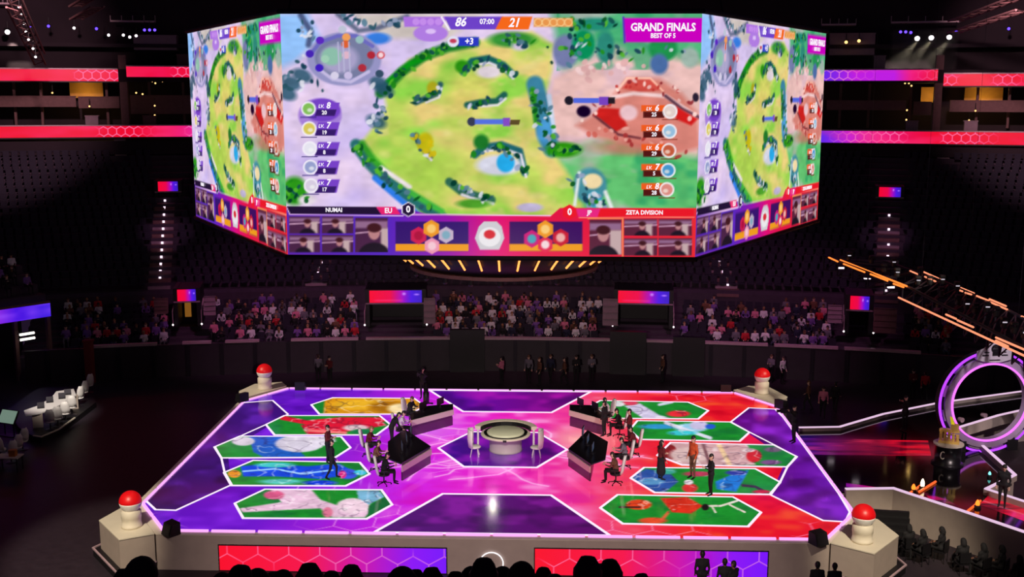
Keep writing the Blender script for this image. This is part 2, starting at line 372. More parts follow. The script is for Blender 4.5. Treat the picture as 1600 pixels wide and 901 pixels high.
for px, py in ((116, 44), (170, 55), (193, 55), (203, 58), (213, 56)):
    lampdot(px, py, 124, .11, E_white, 'small white lamp hanging near the press box', 'white roof lamps')
for px, py in ((30, 11), (34, 22), (38, 37), (41, 50), (45, 62), (52, 76), (56, 89)):
    lampdot(px, py, 110, .08, E_white, 'tiny white lamp on the sloping girder', 'girder lamps')
for px, py in ((1322, 66), (1342, 64)): lampdot(px, py, 127.2, .13, E_amber, 'warm lamp on the front of the press box', 'press box lamps')
for px, py in ((233, 124), (238, 127), (243, 130), (248, 124), (254, 127), (213, 145), (223, 147), (82, 145), (140, 166), (242, 165), (242, 180), (1414, 130), (1420, 130), (1424, 134), (1417, 172), (1416, 187), (1524, 173), (1514, 188), (1580, 134)):
    lampdot(px, py, 125.6, .07, E_amber, 'tiny warm lamp in the suites', 'suite lamps')
for px, py in ((1433, 60), (1455, 59), (1483, 58), (12, 50)):
    o = lampdot(px, py, 125.2, .2, E_white, 'bright white moving head above the dim wall', 'white moving heads')
    t, z = UR(px, py, 125.2); t2, z2 = UR(px-46 if px > 800 else px+20, py+56, 131)
    spot('beam', BP(125.3, t, z-.25), BP(131, t2, z2), 2600, (1, .88, .7), 22, .8, .1)
# ---------------------------------------------------------------- ribbon boards
M_led = led('led_picture', 1.0)
def ribbon(x0, x1, pt, pb, stops, label, seed):
    t0, _ = UR(x0, pt, 124.6); t1, _ = UR(x1, pt, 124.6); _, z1 = UR((x0+x1)/2, pt, 124.6); _, z0 = UR((x0+x1)/2, pb, 124.6)
    o = thing('ribbon_board', label, 'LED board', BP(124.6, (t0+t1)/2, z0)); inv = -Vector(o.location)
    q = MB(); arcbox(q, 124.66, 125.2, t0, t1, z0-.1, z1+.1, 12); arcbox(q, 124.5, 124.66, t0, t1, z1, z1+.1, 12, 1)
    h = q.build('housing', [M_black, M_rail], o); h.location = inv
    nx = int(abs(x1-x0)*1.6); ny = 22; th = np.linspace(t0, t1, nx); zz = np.linspace(z0, z1, ny)
    P = np.zeros((ny, nx, 3)); P[..., 0] = 124.6*np.sin(th)[None]; P[..., 1] = 124.6*np.cos(th)[None]+BC; P[..., 2] = zz[:, None]
    X = np.broadcast_to(124.6*(th-t0)[None], (ny, nx)); Y = np.broadcast_to((zz-z0)[:, None], (ny, nx))
    fx = np.linspace(x0, x1, nx); c = np.stack([np.interp(fx, [s_[0] for s_ in stops], [s_[1][k] for s_ in stops]) for k in range(3)], -1)
    pt_ = Paint(X, Y, (0, 0, 0)); pt_.c[:] = c[None]; d = hexlines(X+seed, Y+.12, .66); nz = np.clip((pt_.noise(2.2, 9, seed)-.4)*5, 0, 1)
    pt_.mix(np.clip(.5-(np.abs(d)-.03)/.05, 0, 1)*nz*.85, (255, 150, 205)); pt_.blotch((255, 60, 130), 3, 1, seed+3, .45, .8, .5)
    me = gridmesh('screen', P, M_led); picture(me, pt_.linear()); sc = link('screen', me, o); sc.location = inv
RED, PNK, PUR, VIO = (238, 8, 48), (238, 30, 130), (190, 30, 225), (92, 40, 235)
ribbon(-200, 184, 107.5, 126, [(-60, RED), (184, (240, 15, 65))], 'upper red ribbon board over the amber suite', 1)
ribbon(197, 420, 104.5, 120.5, [(197, RED), (250, (240, 20, 80)), (310, RED), (420, VIO)], 'short upper red ribbon board running behind the hanging screen', 2)
ribbon(-200, 420, 197, 214.5, [(-60, RED), (225, RED), (280, PNK), (330, PUR), (420, VIO)], 'lower ribbon board, red turning pink, below the service cabinets', 3)
ribbon(1180, 1466, 109.5, 126, [(1180, VIO), (1285, VIO), (1340, PUR), (1400, PUR), (1425, PNK), (1466, RED)], 'upper ribbon board turning from violet to red beside the hanging screen', 4)
ribbon(1475, 1800, 115, 134, [(1475, RED), (1660, RED)], 'upper red ribbon board over the wide amber suite', 5)
ribbon(1180, 1800, 206, 225, [(1180, VIO), (1290, VIO), (1340, PUR), (1390, PNK), (1440, (235, 15, 80)), (1480, RED), (1660, RED)], 'lower ribbon board turning from violet to red', 6)

# ---------------------------------------------------------------- tunnels with small screens, aisles with step lights
def portal(px, py, wpx, hpx, r, open_h, label, seed, deep=2.6, lit=None):
    t0, z1 = UR(px-wpx/2, py-hpx/2, r); t1, _ = UR(px+wpx/2, py-hpx/2, r); _, z0 = UR(px, py+hpx/2, r); _, z1 = UR(px, py-hpx/2, r)
    tm = (t0+t1)/2; W_ = r*(t1-t0); H_ = z1-z0; o = thing('tunnel_portal', label, 'tunnel', BP(r, tm, z0-open_h), -tm)
    q = MB(); q.box((-W_/2-.14, deep/2, (open_h+H_)/2), (.26, deep, open_h+H_+.16)); q.box((W_/2+.14, deep/2, (open_h+H_)/2), (.26, deep, open_h+H_+.16))
    q.box((0, deep/2+.06, open_h+H_/2), (W_, deep, H_+.1)); q.box((0, deep, open_h/2), (W_, .1, open_h)); q.build('frame', M_black, o)
    q = MB(); q.box((0, .05, open_h-.06), (W_+.5, .12, .1)); q.build('ledge', M_grey, o)
    for s_ in (-1, 1):
        q = MB(); x = s_*(W_/2+.32); q.tube((x, -.3, 0), (x, -.3, 1.0), .03); q.tube((x, -.3, 1.0), (x, 1.4, 1.5), .03); q.tube((x, 1.4, 1.5), (x, 1.4, .4), .03); q.build('handrail', M_rail, o)
        q = MB(); q.ball((x, -.34, .12), .06, 8, 5); q.build('floor_lamp', E_white, o)
    nx, ny = max(12, int(wpx*1.3)), 24; P = np.zeros((ny, nx, 3)); P[..., 0] = np.linspace(-W_/2, W_/2, nx)[None]; P[..., 1] = -.02; P[..., 2] = np.linspace(open_h, open_h+H_, ny)[:, None]
    X, Y = np.meshgrid(np.linspace(0, 1, nx), np.linspace(0, 1, ny)); pt_ = Paint(X, Y, (0, 0, 0))
    for k in range(3): pt_.c[..., k] = np.interp(X, [0, .4, .62, .8, 1], [(245, 5, 50)[k], (235, 5, 75)[k], (170, 10, 190)[k], (75, 25, 225)[k], (60, 30, 190)[k]])
    pt_.rect(.1, .12, .62, .26, (255, 90, 150), .08, .35 if wpx > 50 else 0); pt_.ell(.66, .72, .03, .1, (205, 140, 255), .05); pt_.ell(.9, .66, .05, .07, (160, 110, 255), .05)
    me = gridmesh('sign_screen', P, M_led); picture(me, pt_.linear()); link('sign_screen', me, o)
    if lit:
        q = MB(); q.box((lit[0]*W_, deep-.1, open_h*.5), (lit[1]*W_, .08, open_h*.9)); q.build('lit_doorway', emit('doorway_glow', lit[2], .5), o)  # glowing sheet stands in for the light in the passage
    return o
portal(618, 463, 82, 19, 103.6, 1.55, 'wide tunnel with a red to blue screen and black doorway left of the centre crowd', 1)
portal(1006, 464, 80, 19, 103.6, 1.6, 'wide tunnel with a red to blue screen right behind the stage crane gap', 2)
portal(291, 461, 29, 18, 103.4, 1.6, 'narrow tunnel with pink screen and amber doorway', 3, lit=(-.2, .35, (170, 110, 40)))
portal(1344, 473, 30, 21, 103.0, 1.5, 'narrow tunnel with pink screen below the orange truss', 4)
portal(262, 291, 31, 15, 119.5, 1.7, 'upper tunnel with a pink screen over the lamp-lined aisle beside the red ribbon', 5)
portal(1391, 300, 34, 15, 119.5, 1.9, 'upper tunnel with a pink screen and warm glowing doorway', 6, lit=(0, .95, (150, 120, 60)))
def aisle(pts, label):
    q = MB(); P = []; z_of = lambda r: np.interp(r, [a for a, _ in UPR], [b_ for _, b_ in UPR])
    o = None
    n = len(pts)
    (xa, ya), (xb, yb) = pts[0], pts[-1]
    def hit(px, py):
        lo, hi = 106., 126.
        for _ in range(40):
            m_ = (lo+hi)/2; t, z = UR(px, py, m_)
            if z > z_of(m_): lo = m_
            else: hi = m_
        return lo, UR(px, py, lo)[0]
    ra, ta = hit(xa, ya); rb, tb = hit(xb, yb); o = tag(MB().prism([(0, 0), (.01, 0), (0, .01)], 0, .01).mesh and thing('aisle', None, None), kind='structure')
    ks = [k for k, (r, z) in enumerate(UPR) if min(ra, rb)-.5 <= r <= max(ra, rb)+.5]
    for k in ks:
        r, z = UPR[k]; t = np.interp(r, sorted([ra, rb]), [ta, tb] if ra < rb else [tb, ta]); s_ = MB()
        s_.box((0, 0, 0), (1.5, .36, .2)); st_ = s_.build('step', M_grey if k % 2 else M_brown, o); st_.location = BP(r-.62, t, z-.31); st_.rotation_euler = (0, 0, -t)
        s_ = MB(); s_.box((0, 0, .0), (1.5, .7, .03)); st_ = s_.build('tread', M_brown, o); st_.location = BP(r-.05, t, z+.02); st_.rotation_euler = (0, 0, -t)
    for px, py in pts:
        r, t = hit(px, py); s_ = MB(); s_.box((0, 0, 0), (.14, .1, .16)); l_ = s_.build('step_lamp', emit('step_glow', (255, 225, 250), 1.5), o); l_.location = BP(r-.1, t, float(z_of(r))+.1)
    return o
aisle([(258-.7*k, 315+11*k) for k in range(12)], '')
aisle([(1389, 338), (1388.5, 360), (1388, 384), (1387, 402), (1385, 440), (1384, 456)], '')
aisle([(507, 404), (505, 412), (501, 420), (497, 428), (493, 439)], '')
aisle([(1124, 408), (1127, 417), (1130, 426), (1133, 435), (1137, 447)], '')
# dark seats nobody could count in the gloom, one mesh
q = MB()
for k, (r, z) in enumerate(UPR):
    n = int(2*.5*r/.62)
    for i in range(n):
        t = -.5+1.0*(i+.5)/n
        if any(abs(r*(t-tt)) < (1.6 if r > 118 else 1.1) for tt in (UR(260, 340, 116)[0], UR(1389, 350, 116)[0])) or (r > 123 and any(abs(r*(t-tt)) < .9 for tt in (UR(187, 230, 125)[0], UR(1475, 240, 125)[0]))): continue
        p = BP(r, t, z); q.box((p[0], p[1]-.02, p[2]+.42), (.46, .4, .07), -t); q.box((p[0], p[1]+.2, p[2]+.68), (.46, .07, .5), -t)
tag(q.build('upper_seats', M_seat), 'rows of dark empty seats in the upper stand', 'seats', kind='stuff')
GAPS = ((556, 674), (938, 1066), (262, 334), (1302, 1418), (-300, 104), (1490, 1900))
q = MB(); SPOTS = []
for k in range(NROW):
    r, z = ROWR(k), ROWZ(k); n = int(.66*r/.6)
    for i in range(n):
        t = -.33+.66*(i+.5+.25*(k % 2))/n; p = BP(r, t, z); px, py = PR((p[0], p[1], p[2]+.9))
        if any(a < px < b_ for a, b_ in GAPS): continue
        q.box((p[0], p[1], p[2]+.42), (.46, .42, .06), -t); q.box((p[0], p[1]+.22, p[2]+.66), (.46, .06, .5), -t)
        q.box((p[0], p[1]+.05, p[2]+.2), (.3, .1, .4), -t); SPOTS.append((p, t, px, k))
tag(q.build('lower_seats', M_seat), 'dark folding seats under the spectators of the lower stand', 'seats', kind='stuff')
# pale side panels next to the tunnels
for (x0, x1, y0, y1, lb) in ((662, 680, 466, 505, 'pale purple partition beside the wide tunnel at the centre crowd'), (942, 966, 467, 508, 'pale purple partition before the second wide tunnel'), (1294, 1316, 477, 504, 'grey partition next to the narrow tunnel under the truss'), (1366, 1402, 482, 520, 'pinkish slatted partition next to the narrow tunnel'), (318, 336, 463, 492, 'dim partition next to the amber doorway'), (240, 262, 466, 490, 'dull red partition next to the amber doorway')):
    q = MB(); arcpx(q, x0, x1, y0, y1, 102.6, .12, 2)
    for k in range(5): arcpx(q, x0, x1, y0+(y1-y0)*k/4-.5, y0+(y1-y0)*k/4+.5, 102.54, .08, 1)
    tag(q.build('stand_partition', M_brown if 'red' in lb or 'pink' in lb else M_grey), lb, 'partition')

# ================================================================ HANGING SCREEN (six sided)
JW = 14.18; JAP = JW*math.sqrt(3)/2; JC = (0, -10.77+JAP); JZ0, JZ1 = 17.4-5.527, 17.4+2.6815; JH = JZ1-JZ0
def screen_art(nx, ny):
    u = np.linspace(-JW/2, JW/2, nx); v = np.linspace(0, JH, ny); Uq, Vq = np.meshgrid(u, v)
    Wp = np.stack([Uq, np.full_like(Uq, -10.77), Vq+JZ0], -1); X, Y = PR(Wp); p = Paint(X, Y, (208, 192, 228))
    p.blotch((228, 205, 225), 60, 40, 1, .4, .8, .7); p.blotch((180, 165, 225), 80, 50, 4, .5, .85, .7)
    # open ground: pale slopes, lawn, red court, all in soft blotches
    p.poly([(430, 20), (480, 20), (500, 60), (462, 96), (430, 110)], (150, 190, 238), 14)
    p.poly([(545, 20), (760, 20), (700, 62), (600, 60)], (205, 195, 190), 10); p.ell(590, 60, 20, 9, (70, 130, 215), 5)
    p.poly([(860, 15), (1110, 15), (1110, 130), (980, 100), (880, 110)], (95, 180, 130), 16)
    p.poly([(860, 120), (960, 70), (1110, 100), (1110, 250), (900, 250), (850, 200)], (226, 188, 184), 18)
    p.poly([(868, 232), (950, 215), (1110, 250), (1110, 345), (880, 345)], (110, 192, 122), 16)
    p.blotch((205, 175, 190), 40, 22, 9, .52, .8, .6, (X > 860)*1.0); p.blotch((60, 160, 110), 36, 26, 12, .56, .75, .7, ((X > 870) & ((Y < 110) | (Y > 230)))*1.0)
    lawn = [(598, 140), (640, 95), (700, 75), (760, 62), (830, 50), (862, 70), (862, 110), (848, 150), (852, 205), (872, 250), (905, 300), (915, 345), (668, 345), (628, 300), (590, 262), (562, 226), (590, 190), (604, 165)]
    p.poly(lawn, (186, 206, 104), 8)
    wl_ = np.clip(.5-p.sd(lawn)/14, 0, 1)
    p.blotch((230, 200, 136), 55, 40, 20, .42, .72, .85, wl_); p.blotch((140, 205, 84), 60, 34, 24, .45, .75, .9, wl_); p.blotch((215, 205, 140), 24, 16, 28, .6, .85, .6, wl_)
    p.ell(672, 262, 70, 36, (172, 206, 92), 30, .8); p.ell(735, 140, 40, 34, (226, 200, 120), 26, .6)
    # hedges and banks
    p.line([(594, 146), (628, 112), (662, 88), (700, 74), (742, 66)], 15, (46, 128, 58), 6); p.line([(606, 128), (640, 100), (668, 88)], 8, (30, 150, 40), 5)
    p.line([(556, 226), (578, 256), (606, 284), (640, 308), (690, 340)], 18, (58, 118, 118), 5); p.line([(566, 224), (584, 250), (606, 272)], 10, (70, 160, 60), 6)
    p.line([(586, 278), (616, 304), (652, 334)], 9, (64, 130, 222), 4); p.line([(596, 262), (640, 292)], 7, (225, 215, 220), 4); p.line([(640, 300), (690, 330)], 9, (80, 180, 80), 5)
    p.line([(836, 132), (846, 170), (852, 206), (862, 232)], 27, (74, 134, 160), 6); p.line([(832, 140), (838, 190)], 8, (60, 150, 50), 5); p.line([(858, 150), (866, 210)], 7, (190, 205, 225), 4)
    p.ell(880, 234, 27, 12, (60, 150, 36), 6); p.ell(850, 205, 12, 20, (90, 160, 215), 7, .8)
    for x, y, rx, ry, c in ((884, 80, 20, 26, (124, 130, 170)), (912, 70, 18, 24, (30, 146, 100)), (946, 74, 14, 26, (60, 140, 126)), (1036, 76, 22, 20, (50, 150, 90)), (1030, 100, 14, 16, (90, 120, 170)), (930, 38, 34, 10, (50, 140, 120)), (800, 62, 36, 12, (70, 150, 70)), (812, 72, 12, 7, (205, 190, 215)), (1078, 90, 14, 16, (160, 180, 170))):
        p.ell(x, y, rx, ry, c, 6)
    for x, y in ((455, 130), (472, 118), (448, 146), (600, 140), (588, 190), (592, 130)): p.ell(x, y, 16, 10, (58, 96, 116), 6, .85, .4)
    p.line([(470, 24), (486, 50), (482, 70)], 9, (92, 104, 140), 5); p.line([(528, 22), (560, 48), (590, 44), (636, 26)], 8, (110, 116, 140), 5); p.ell(460, 298, 20, 22, (60, 150, 44), 8); p.ell(480, 312, 14, 8, (215, 205, 215), 5)
    # rocks on the lawn: dark curved banks with pale tops
    for (pts, wd, c) in (([(724, 112), (738, 96), (762, 92), (786, 102), (800, 116)], 12, (44, 110, 104)), ([(650, 160), (664, 154), (684, 146), (688, 132)], 9, (64, 104, 110)), ([(730, 164), (750, 160), (776, 158), (788, 148)], 10, (52, 108, 96)), ([(650, 212), (662, 232), (672, 244)], 10, (100, 112, 90)), ([(702, 284), (720, 298), (744, 306), (768, 312)], 13, (66, 116, 96)), ([(742, 242), (756, 230), (784, 226), (812, 236), (820, 270)], 11, (52, 112, 120))):
        p.line(pts, wd, c, 4); p.line([(x+2, y+6) for x, y in pts[1:]], wd*.35, (222, 214, 224), 3)
    p.ell(764, 112, 20, 10, (218, 206, 214), 5); p.ell(780, 258, 36, 16, (206, 206, 220), 6); p.ell(790, 254, 14, 15, (56, 170, 224), 4); p.ell(676, 138, 9, 11, (176, 170, 50), 4); p.ell(664, 222, 13, 15, (190, 180, 40), 5)
    p.ell(722, 104, 11, 10, (60, 150, 40), 5); p.ell(752, 222, 12, 12, (50, 130, 60), 6); p.ell(740, 318, 26, 7, (90, 160, 60), 4); p.ell(828, 324, 20, 7, (186, 176, 204), 3)
    p.ell(922, 290, 26, 28, (84, 148, 162), 6); p.ell(926, 283, 15, 12, (232, 212, 168), 4); p.ell(928, 312, 12, 13, (70, 170, 200), 5); p.line([(905, 270), (898, 320)], 5, (220, 225, 225), 4); p.line([(946, 300), (956, 326)], 6, (220, 225, 225), 4)
    # red court
    p.poly([(900, 196), (940, 170), (980, 122), (1030, 122), (1066, 146), (1090, 176), (1094, 230), (1050, 244), (980, 226), (930, 214)], (212, 138, 128), 10)
    p.poly([(972, 138), (984, 124), (1018, 124), (1036, 140), (1000, 144)], (206, 92, 84), 4); p.line([(966, 140), (980, 122), (1016, 122), (1036, 142)], 3, (245, 190, 170), 2)
    p.line([(956, 152), (990, 146), (1040, 150), (1086, 180)], 6, (235, 205, 205), 4); p.line([(1040, 150), (1066, 170), (1094, 184)], 5, (110, 76, 92), 3)
    p.poly([(936, 168), (968, 170), (980, 196), (962, 206), (930, 180)], (200, 52, 50), 4); p.line([(928, 180), (966, 210), (1000, 216)], 4, (120, 66, 74), 3); p.ell(912, 174, 11, 9, (44, 24, 60), 3); p.poly([(1056, 166), (1090, 186), (1080, 196), (1056, 186)], (204, 48, 48), 4)
    p.ell(982, 176, 14, 12, (226, 190, 196), 5); p.ell(990, 230, 60, 12, (205, 120, 110), 10, .7)
    # leaves, stones and tufts scattered along the hedges and banks
    rg = np.random.default_rng(5)
    def tufts(path, n, spread, pal, r0=2.5, r1=6.5):
        n = int(n*.6)
        for _ in range(n):
            k = rg.integers(0, len(path)-1); t = rg.random(); x = path[k][0]*(1-t)+path[k+1][0]*t+rg.normal()*spread; y = path[k][1]*(1-t)+path[k+1][1]*t+rg.normal()*spread*.7
            p.ell(x, y, rg.uniform(r0, r1), rg.uniform(r0, r1)*.7, pal[rg.integers(0, len(pal))], 1.6, .9, rg.random()*3)
    GP = [(30, 96, 50), (50, 140, 44), (96, 176, 60), (40, 90, 90), (24, 70, 60)]; RP_ = [(60, 96, 110), (150, 160, 185), (215, 215, 225), (40, 76, 96), (96, 130, 150)]
    tufts([(594, 146), (628, 112), (662, 88), (700, 74), (742, 66)], 60, 4, GP); tufts([(556, 226), (578, 256), (606, 284), (640, 308), (690, 340)], 60, 5, GP+RP_); tufts([(836, 132), (846, 170), (852, 206), (862, 232)], 60, 8, GP+RP_)
    tufts([(860, 236), (905, 232)], 34, 5, GP); tufts([(870, 90), (900, 60), (950, 80), (1060, 80)], 70, 13, GP+RP_, 2, 6); tufts([(870, 35), (960, 40)], 30, 8, GP); tufts([(900, 270), (920, 310), (950, 320)], 44, 9, RP_+GP[:2]); tufts([(470, 30), (486, 70), (440, 130), (500, 128)], 60, 9, RP_, 2, 6); tufts([(528, 22), (590, 44), (640, 26)], 40, 6, RP_)
    tufts([(585, 130), (590, 200), (600, 150)], 34, 7, RP_); tufts([(450, 290), (470, 310)], 30, 8, GP); tufts([(724, 112), (762, 92), (800, 116)], 34, 4, GP+RP_); tufts([(650, 160), (688, 140)], 26, 4, RP_+GP); tufts([(730, 166), (788, 152)], 26, 4, RP_+GP); tufts([(648, 212), (676, 244)], 26, 5, RP_+[(200, 180, 40)]*3); tufts([(702, 284), (768, 312)], 34, 4, GP+RP_); tufts([(742, 242), (784, 228), (820, 268)], 44, 5, GP+RP_); tufts([(790, 62), (830, 70)], 26, 6, GP+RP_)
    tufts([(910, 190), (980, 130), (1040, 130), (1090, 180)], 60, 8, [(190, 70, 66), (232, 190, 186), (150, 60, 66), (244, 214, 206)], 2, 5); tufts([(930, 200), (1000, 225), (1080, 235)], 40, 8, [(205, 110, 100), (230, 170, 160), (170, 70, 70)], 2, 6); tufts([(900, 110), (1000, 100)], 30, 12, [(235, 205, 205), (214, 170, 170)], 3, 8)
    p.shade(77, .07, 26, 16); p.c = np.clip((p.c-140)*1.16+134, 0, 255)
    # score strip
    p.poly([(630, 26), (700, 26), (690, 42), (632, 42)], (172, 112, 224), 2); p.ell(673, 52, 27, 13, (176, 124, 226), 2); p.ell(673, 49, 8, 4, (220, 190, 245), 1.5)
    for x in (650, 661, 673, 685): p.ell(x, 34, 5.5, 5.5, (196, 140, 235), 1.5)
    p.poly([(694, 26), (786, 26), (778, 46), (704, 46)], (110, 66, 200), 1.5); p.line([(690, 27), (702, 46)], 3, (250, 240, 255), 1.5); p.poly([(784, 26), (832, 26), (826, 46), (774, 46)], (246, 104, 26), 1.5)
    p.rect(834, 28, 895, 42, (228, 150, 84), 2)
    for x in (841, 853, 865, 876, 888): p.ell(x, 35, 6.5, 6.5, (250, 205, 140), 1.5); p.ell(x, 35, 5, 5, (232, 150, 78), 1.5)
    p.rect(716, 58, 748, 72, (44, 56, 196), 1.5); p.ell(708, 65, 9, 8.5, (225, 225, 245), 1.5); p.ell(708, 64, 5.5, 3.5, (196, 60, 90), 1.5)
    p.poly([(974, 28), (1098, 28), (1098, 66), (978, 66)], (202, 0, 190), 1.5); p.line([(974, 27), (976, 66)], 3, (90, 40, 190), 2)
    # round overview map with discs
    p.ell(538, 92, 58, 42, (150, 148, 196), 3); p.ell(538, 90, 46, 33, (118, 124, 160), 3); p.ell(530, 92, 30, 22, (168, 160, 200), 8); p.ell(518, 88, 16, 14, (140, 190, 170), 5)
    p.line([(486, 84), (500, 66), (528, 56), (556, 56), (582, 72)], 6, (108, 106, 190), 2); p.line([(496, 106), (520, 124), (548, 128), (576, 112)], 5, (196, 186, 226), 2)
    for x, y, c in ((484, 84, (70, 36, 180)), (499, 106, (64, 30, 190)), (500, 63, (90, 40, 190)), (580, 86, (176, 40, 56)), (566, 106, (176, 44, 60)), (595, 86, (214, 80, 90)), (593, 115, (52, 76, 100)), (535, 46, (190, 196, 214)), (541, 58, (240, 160, 90)), (540, 69, (222, 96, 50)), (562, 62, (150, 190, 190)), (541, 86, (222, 180, 200)), (508, 92, (160, 205, 180)), (523, 118, (215, 208, 232)), (544, 118, (200, 188, 226))): p.ell(x, y, 6.5, 6, c, 1.5)
    p.ell(595, 86, 4, 4, (245, 215, 220), 1.5)
    for x in (528, 536, 545): p.line([(x, 66), (x+2, 112)], 2, (186, 184, 216), 1.5)
    # level cards
    p.ell(500, 180, 34, 27, (160, 120, 214), 3, .9); p.ell(504, 172, 28, 18, (116, 66, 196), 3)
    for i, (x, y, c) in enumerate(((482, 170, (130, 190, 90)), (483, 201, (216, 200, 90)), (484, 232, (230, 228, 240)), (485, 261, (150, 160, 205)), (486, 290, (215, 205, 225)))):
        p.rect(492, y-10, 526, y+11, (120, 66, 200), 1.5, 1, 5); p.rect(492, y+1, 523, y+11, (54, 28, 104), 1.5, 1, 3)
        p.ell(x, y, 11.5, 11.5, (245, 240, 250), 1.5); p.ell(x, y, 9, 9, c, 2); p.ell(x+2, y+2, 4, 3, (245, 245, 245), 2, .7); p.line([(x-12, y+13), (x+12, y+13)], 1.4, (40, 30, 110), 1)
    for i, (x, y, c) in enumerate(((1047, 174, (225, 205, 200)), (1046, 205, (150, 190, 220)), (1045, 235, (196, 90, 60)), (1044, 266, (70, 150, 205)), (1042, 296, (220, 140, 130)))):
        p.rect(1002, y-10, 1042, y, (238, 92, 32), 1.5); p.rect(1005, y, 1038, y+10, (84, 22, 20), 1.5)
        p.ell(x, y, 11.5, 11.5, (245, 240, 245), 1.5); p.ell(x, y, 9, 9, c, 2); p.ell(x-2, y+2, 4, 3, (248, 235, 225), 2, .7); p.line([(x-12, y+13), (x+12, y+13)], 1.4, (120, 40, 20), 1)
    p.ell(737, 190, 7, 7, (56, 60, 84), 1.5); p.rect(742, 186, 790, 194, (84, 112, 226), 1.5); p.rect(786, 184, 797, 197, (132, 74, 196), 1.5); p.rect(796, 187, 811, 195, (92, 74, 40), 1.5, 1, 2)
    p.ell(889, 157, 7, 7, (30, 26, 40), 1.5); p.rect(896, 153, 936, 161, (80, 104, 222), 1.5); p.rect(936, 151, 951, 164, (120, 66, 190), 1.5); p.rect(950, 152, 961, 162, (36, 28, 36), 1.5); p.ell(1087, 152, 5, 7, (40, 30, 50), 2)
    # bottom band
    edge = np.interp(X, [430, 640, 668, 700, 860, 875, 925, 1100], [326, 326, 334, 335, 337, 324, 324, 324]); band = np.clip((Y-edge)/1.5, 0, 1)
    g = np.stack([np.interp(X, [440, 600, 700, 770, 850, 1090], [(90, 84, 150, 224, 226, 232)[i] if k == 0 else ((40, 40, 20, 14, 20, 44)[i] if k == 1 else (170, 190, 170, 122, 70, 52)[i]) for i in range(6)]) for k in range(3)], -1)
    p.c = p.c*(1-band[..., None])+g*band[..., None]; p.line([(640, 335), (700, 335), (860, 337)], 1.8, (250, 190, 240), 1.2)
    p.poly([(446, 322), (588, 323), (596, 335), (452, 334)], (34, 18, 52), 1.5); p.poly([(588, 323), (618, 323), (626, 335), (596, 335)], (232, 36, 110), 1.5); p.line([(447, 322), (453, 335), (630, 337)], 1.5, (235, 190, 240), 1.2)
    hx = lambda cx, cy, r: [(cx+r*math.cos(R(60*k+30)), cy+r*math.sin(R(60*k+30))) for k in range(6)]
    p.poly(hx(638, 327, 12), (235, 225, 240), 1.2); p.poly(hx(638, 327, 10.5), (36, 20, 60), 1.2); p.poly(hx(890, 331, 12), (236, 26, 44), 1.2)
    p.poly([(900, 326), (940, 326), (934, 339), (904, 339)], (232, 40, 130), 1.5); p.poly([(938, 326), (1084, 327), (1084, 337), (934, 338)], (234, 24, 40), 1.5); p.line([(905, 340), (1085, 339)], 1.4, (255, 130, 110), 1.2)
    # feeds from the players' cameras: dim rooms with a dark figure in each
    def feed(x0, y0, x1, y1, seed, red):
        rg = np.random.default_rng(seed); w_, h_ = x1-x0, y1-y0; inn = np.clip(.5-p.sd([(x0, y0), (x1, y0), (x1, y1), (x0, y1)])/1.2, 0, 1)
        k = Paint(X, Y, (74, 36, 70) if not red else (92, 36, 60)); k.rect(x0, y0+h_*.1, x1, y0+h_*.3, (146, 104, 140), 4); k.line([(x0, y0+h_*.45), (x1, y0+h_*.36)], 2, (205, 160, 190), 2)
        cx = x0+w_*(.4+.2*rg.random()); cy = y0+h_*.42; r = min(w_, h_)*.23
        k.rect(cx+r*.9, y0+h_*.3, cx+r*2.6, y1, (196, 168, 170), 4); k.ell(cx, y1+r*.4, r*2.1, r*1.7, (32, 22, 36), 3); k.ell(cx, cy, r*.78, r, (186, 128, 132), 2.5); k.ell(cx, cy-r*.6, r*.95, r*.62, (66, 26, 34), 2.5)
        p.mix(inn, k.c)
    for i, (x0, x1) in enumerate(((452, 500), (503, 552))):
        feed(x0, 338, x1, 364.5, 10+i, 0); feed(x0, 367, x1, 394, 20+i, 0)
    feed(555, 340, 606, 394, 31, 0); feed(921, 343, 971, 398, 32, 1)
    for i, (x0, x1) in enumerate(((975, 1027), (1029, 1081))):
        feed(x0, 342, x1, 368, 40+i, 1); feed(x0, 372, x1, 399, 50+i, 1)
    p.line([(919, 341), (973, 341), (973, 400)], 2, (250, 150, 90), 1.5)
    for x0, x1, c in ((618, 732, (54, 22, 110)), (796, 910, (62, 16, 96))): p.rect(x0, 346, x1, 392, c, 2); p.rect(x0, 381, x1, 392, (238, 156, 30), 1.5)
    for x, y, r, c, c2 in ((654, 368, 14, (206, 30, 82), (170, 16, 60)), (675, 384, 13, (236, 150, 178), (245, 205, 215)), (697, 367, 13, (196, 176, 200), (120, 170, 190)), (674, 357, 14, (236, 150, 40), (250, 205, 120)), (831, 373, 14, (206, 26, 120), (60, 180, 190)), (876, 371, 14, (200, 26, 52), (240, 190, 180)), (852, 382, 13, (226, 40, 80), (245, 235, 235)), (852, 358, 14, (238, 152, 40), (250, 210, 130))):
        p.poly(hx(x, y, r), c, 1.5); p.ell(x, y, r*.5, r*.5, c2, 3, .9)
    p.poly([(748, 354), (756, 346), (776, 346), (784, 354), (788, 372), (780, 390), (750, 390), (742, 372)], (206, 204, 210), 1.5); p.ell(765, 370, 17, 15, (235, 232, 236), 1.5); p.ell(765, 366, 9, 7, (214, 44, 56), 2)
    p.line([(446, 400), (1090, 405)], 3, (250, 40, 130), 1.5)
    P = np.zeros(X.shape+(3,)); P[..., 0] = Uq; P[..., 2] = Vq
    return P, p.linear()
def screen_mesh(nx, ny):
    P, c = screen_art(nx, ny); me = gridmesh('screen', P, M_led); picture(me, c); return me
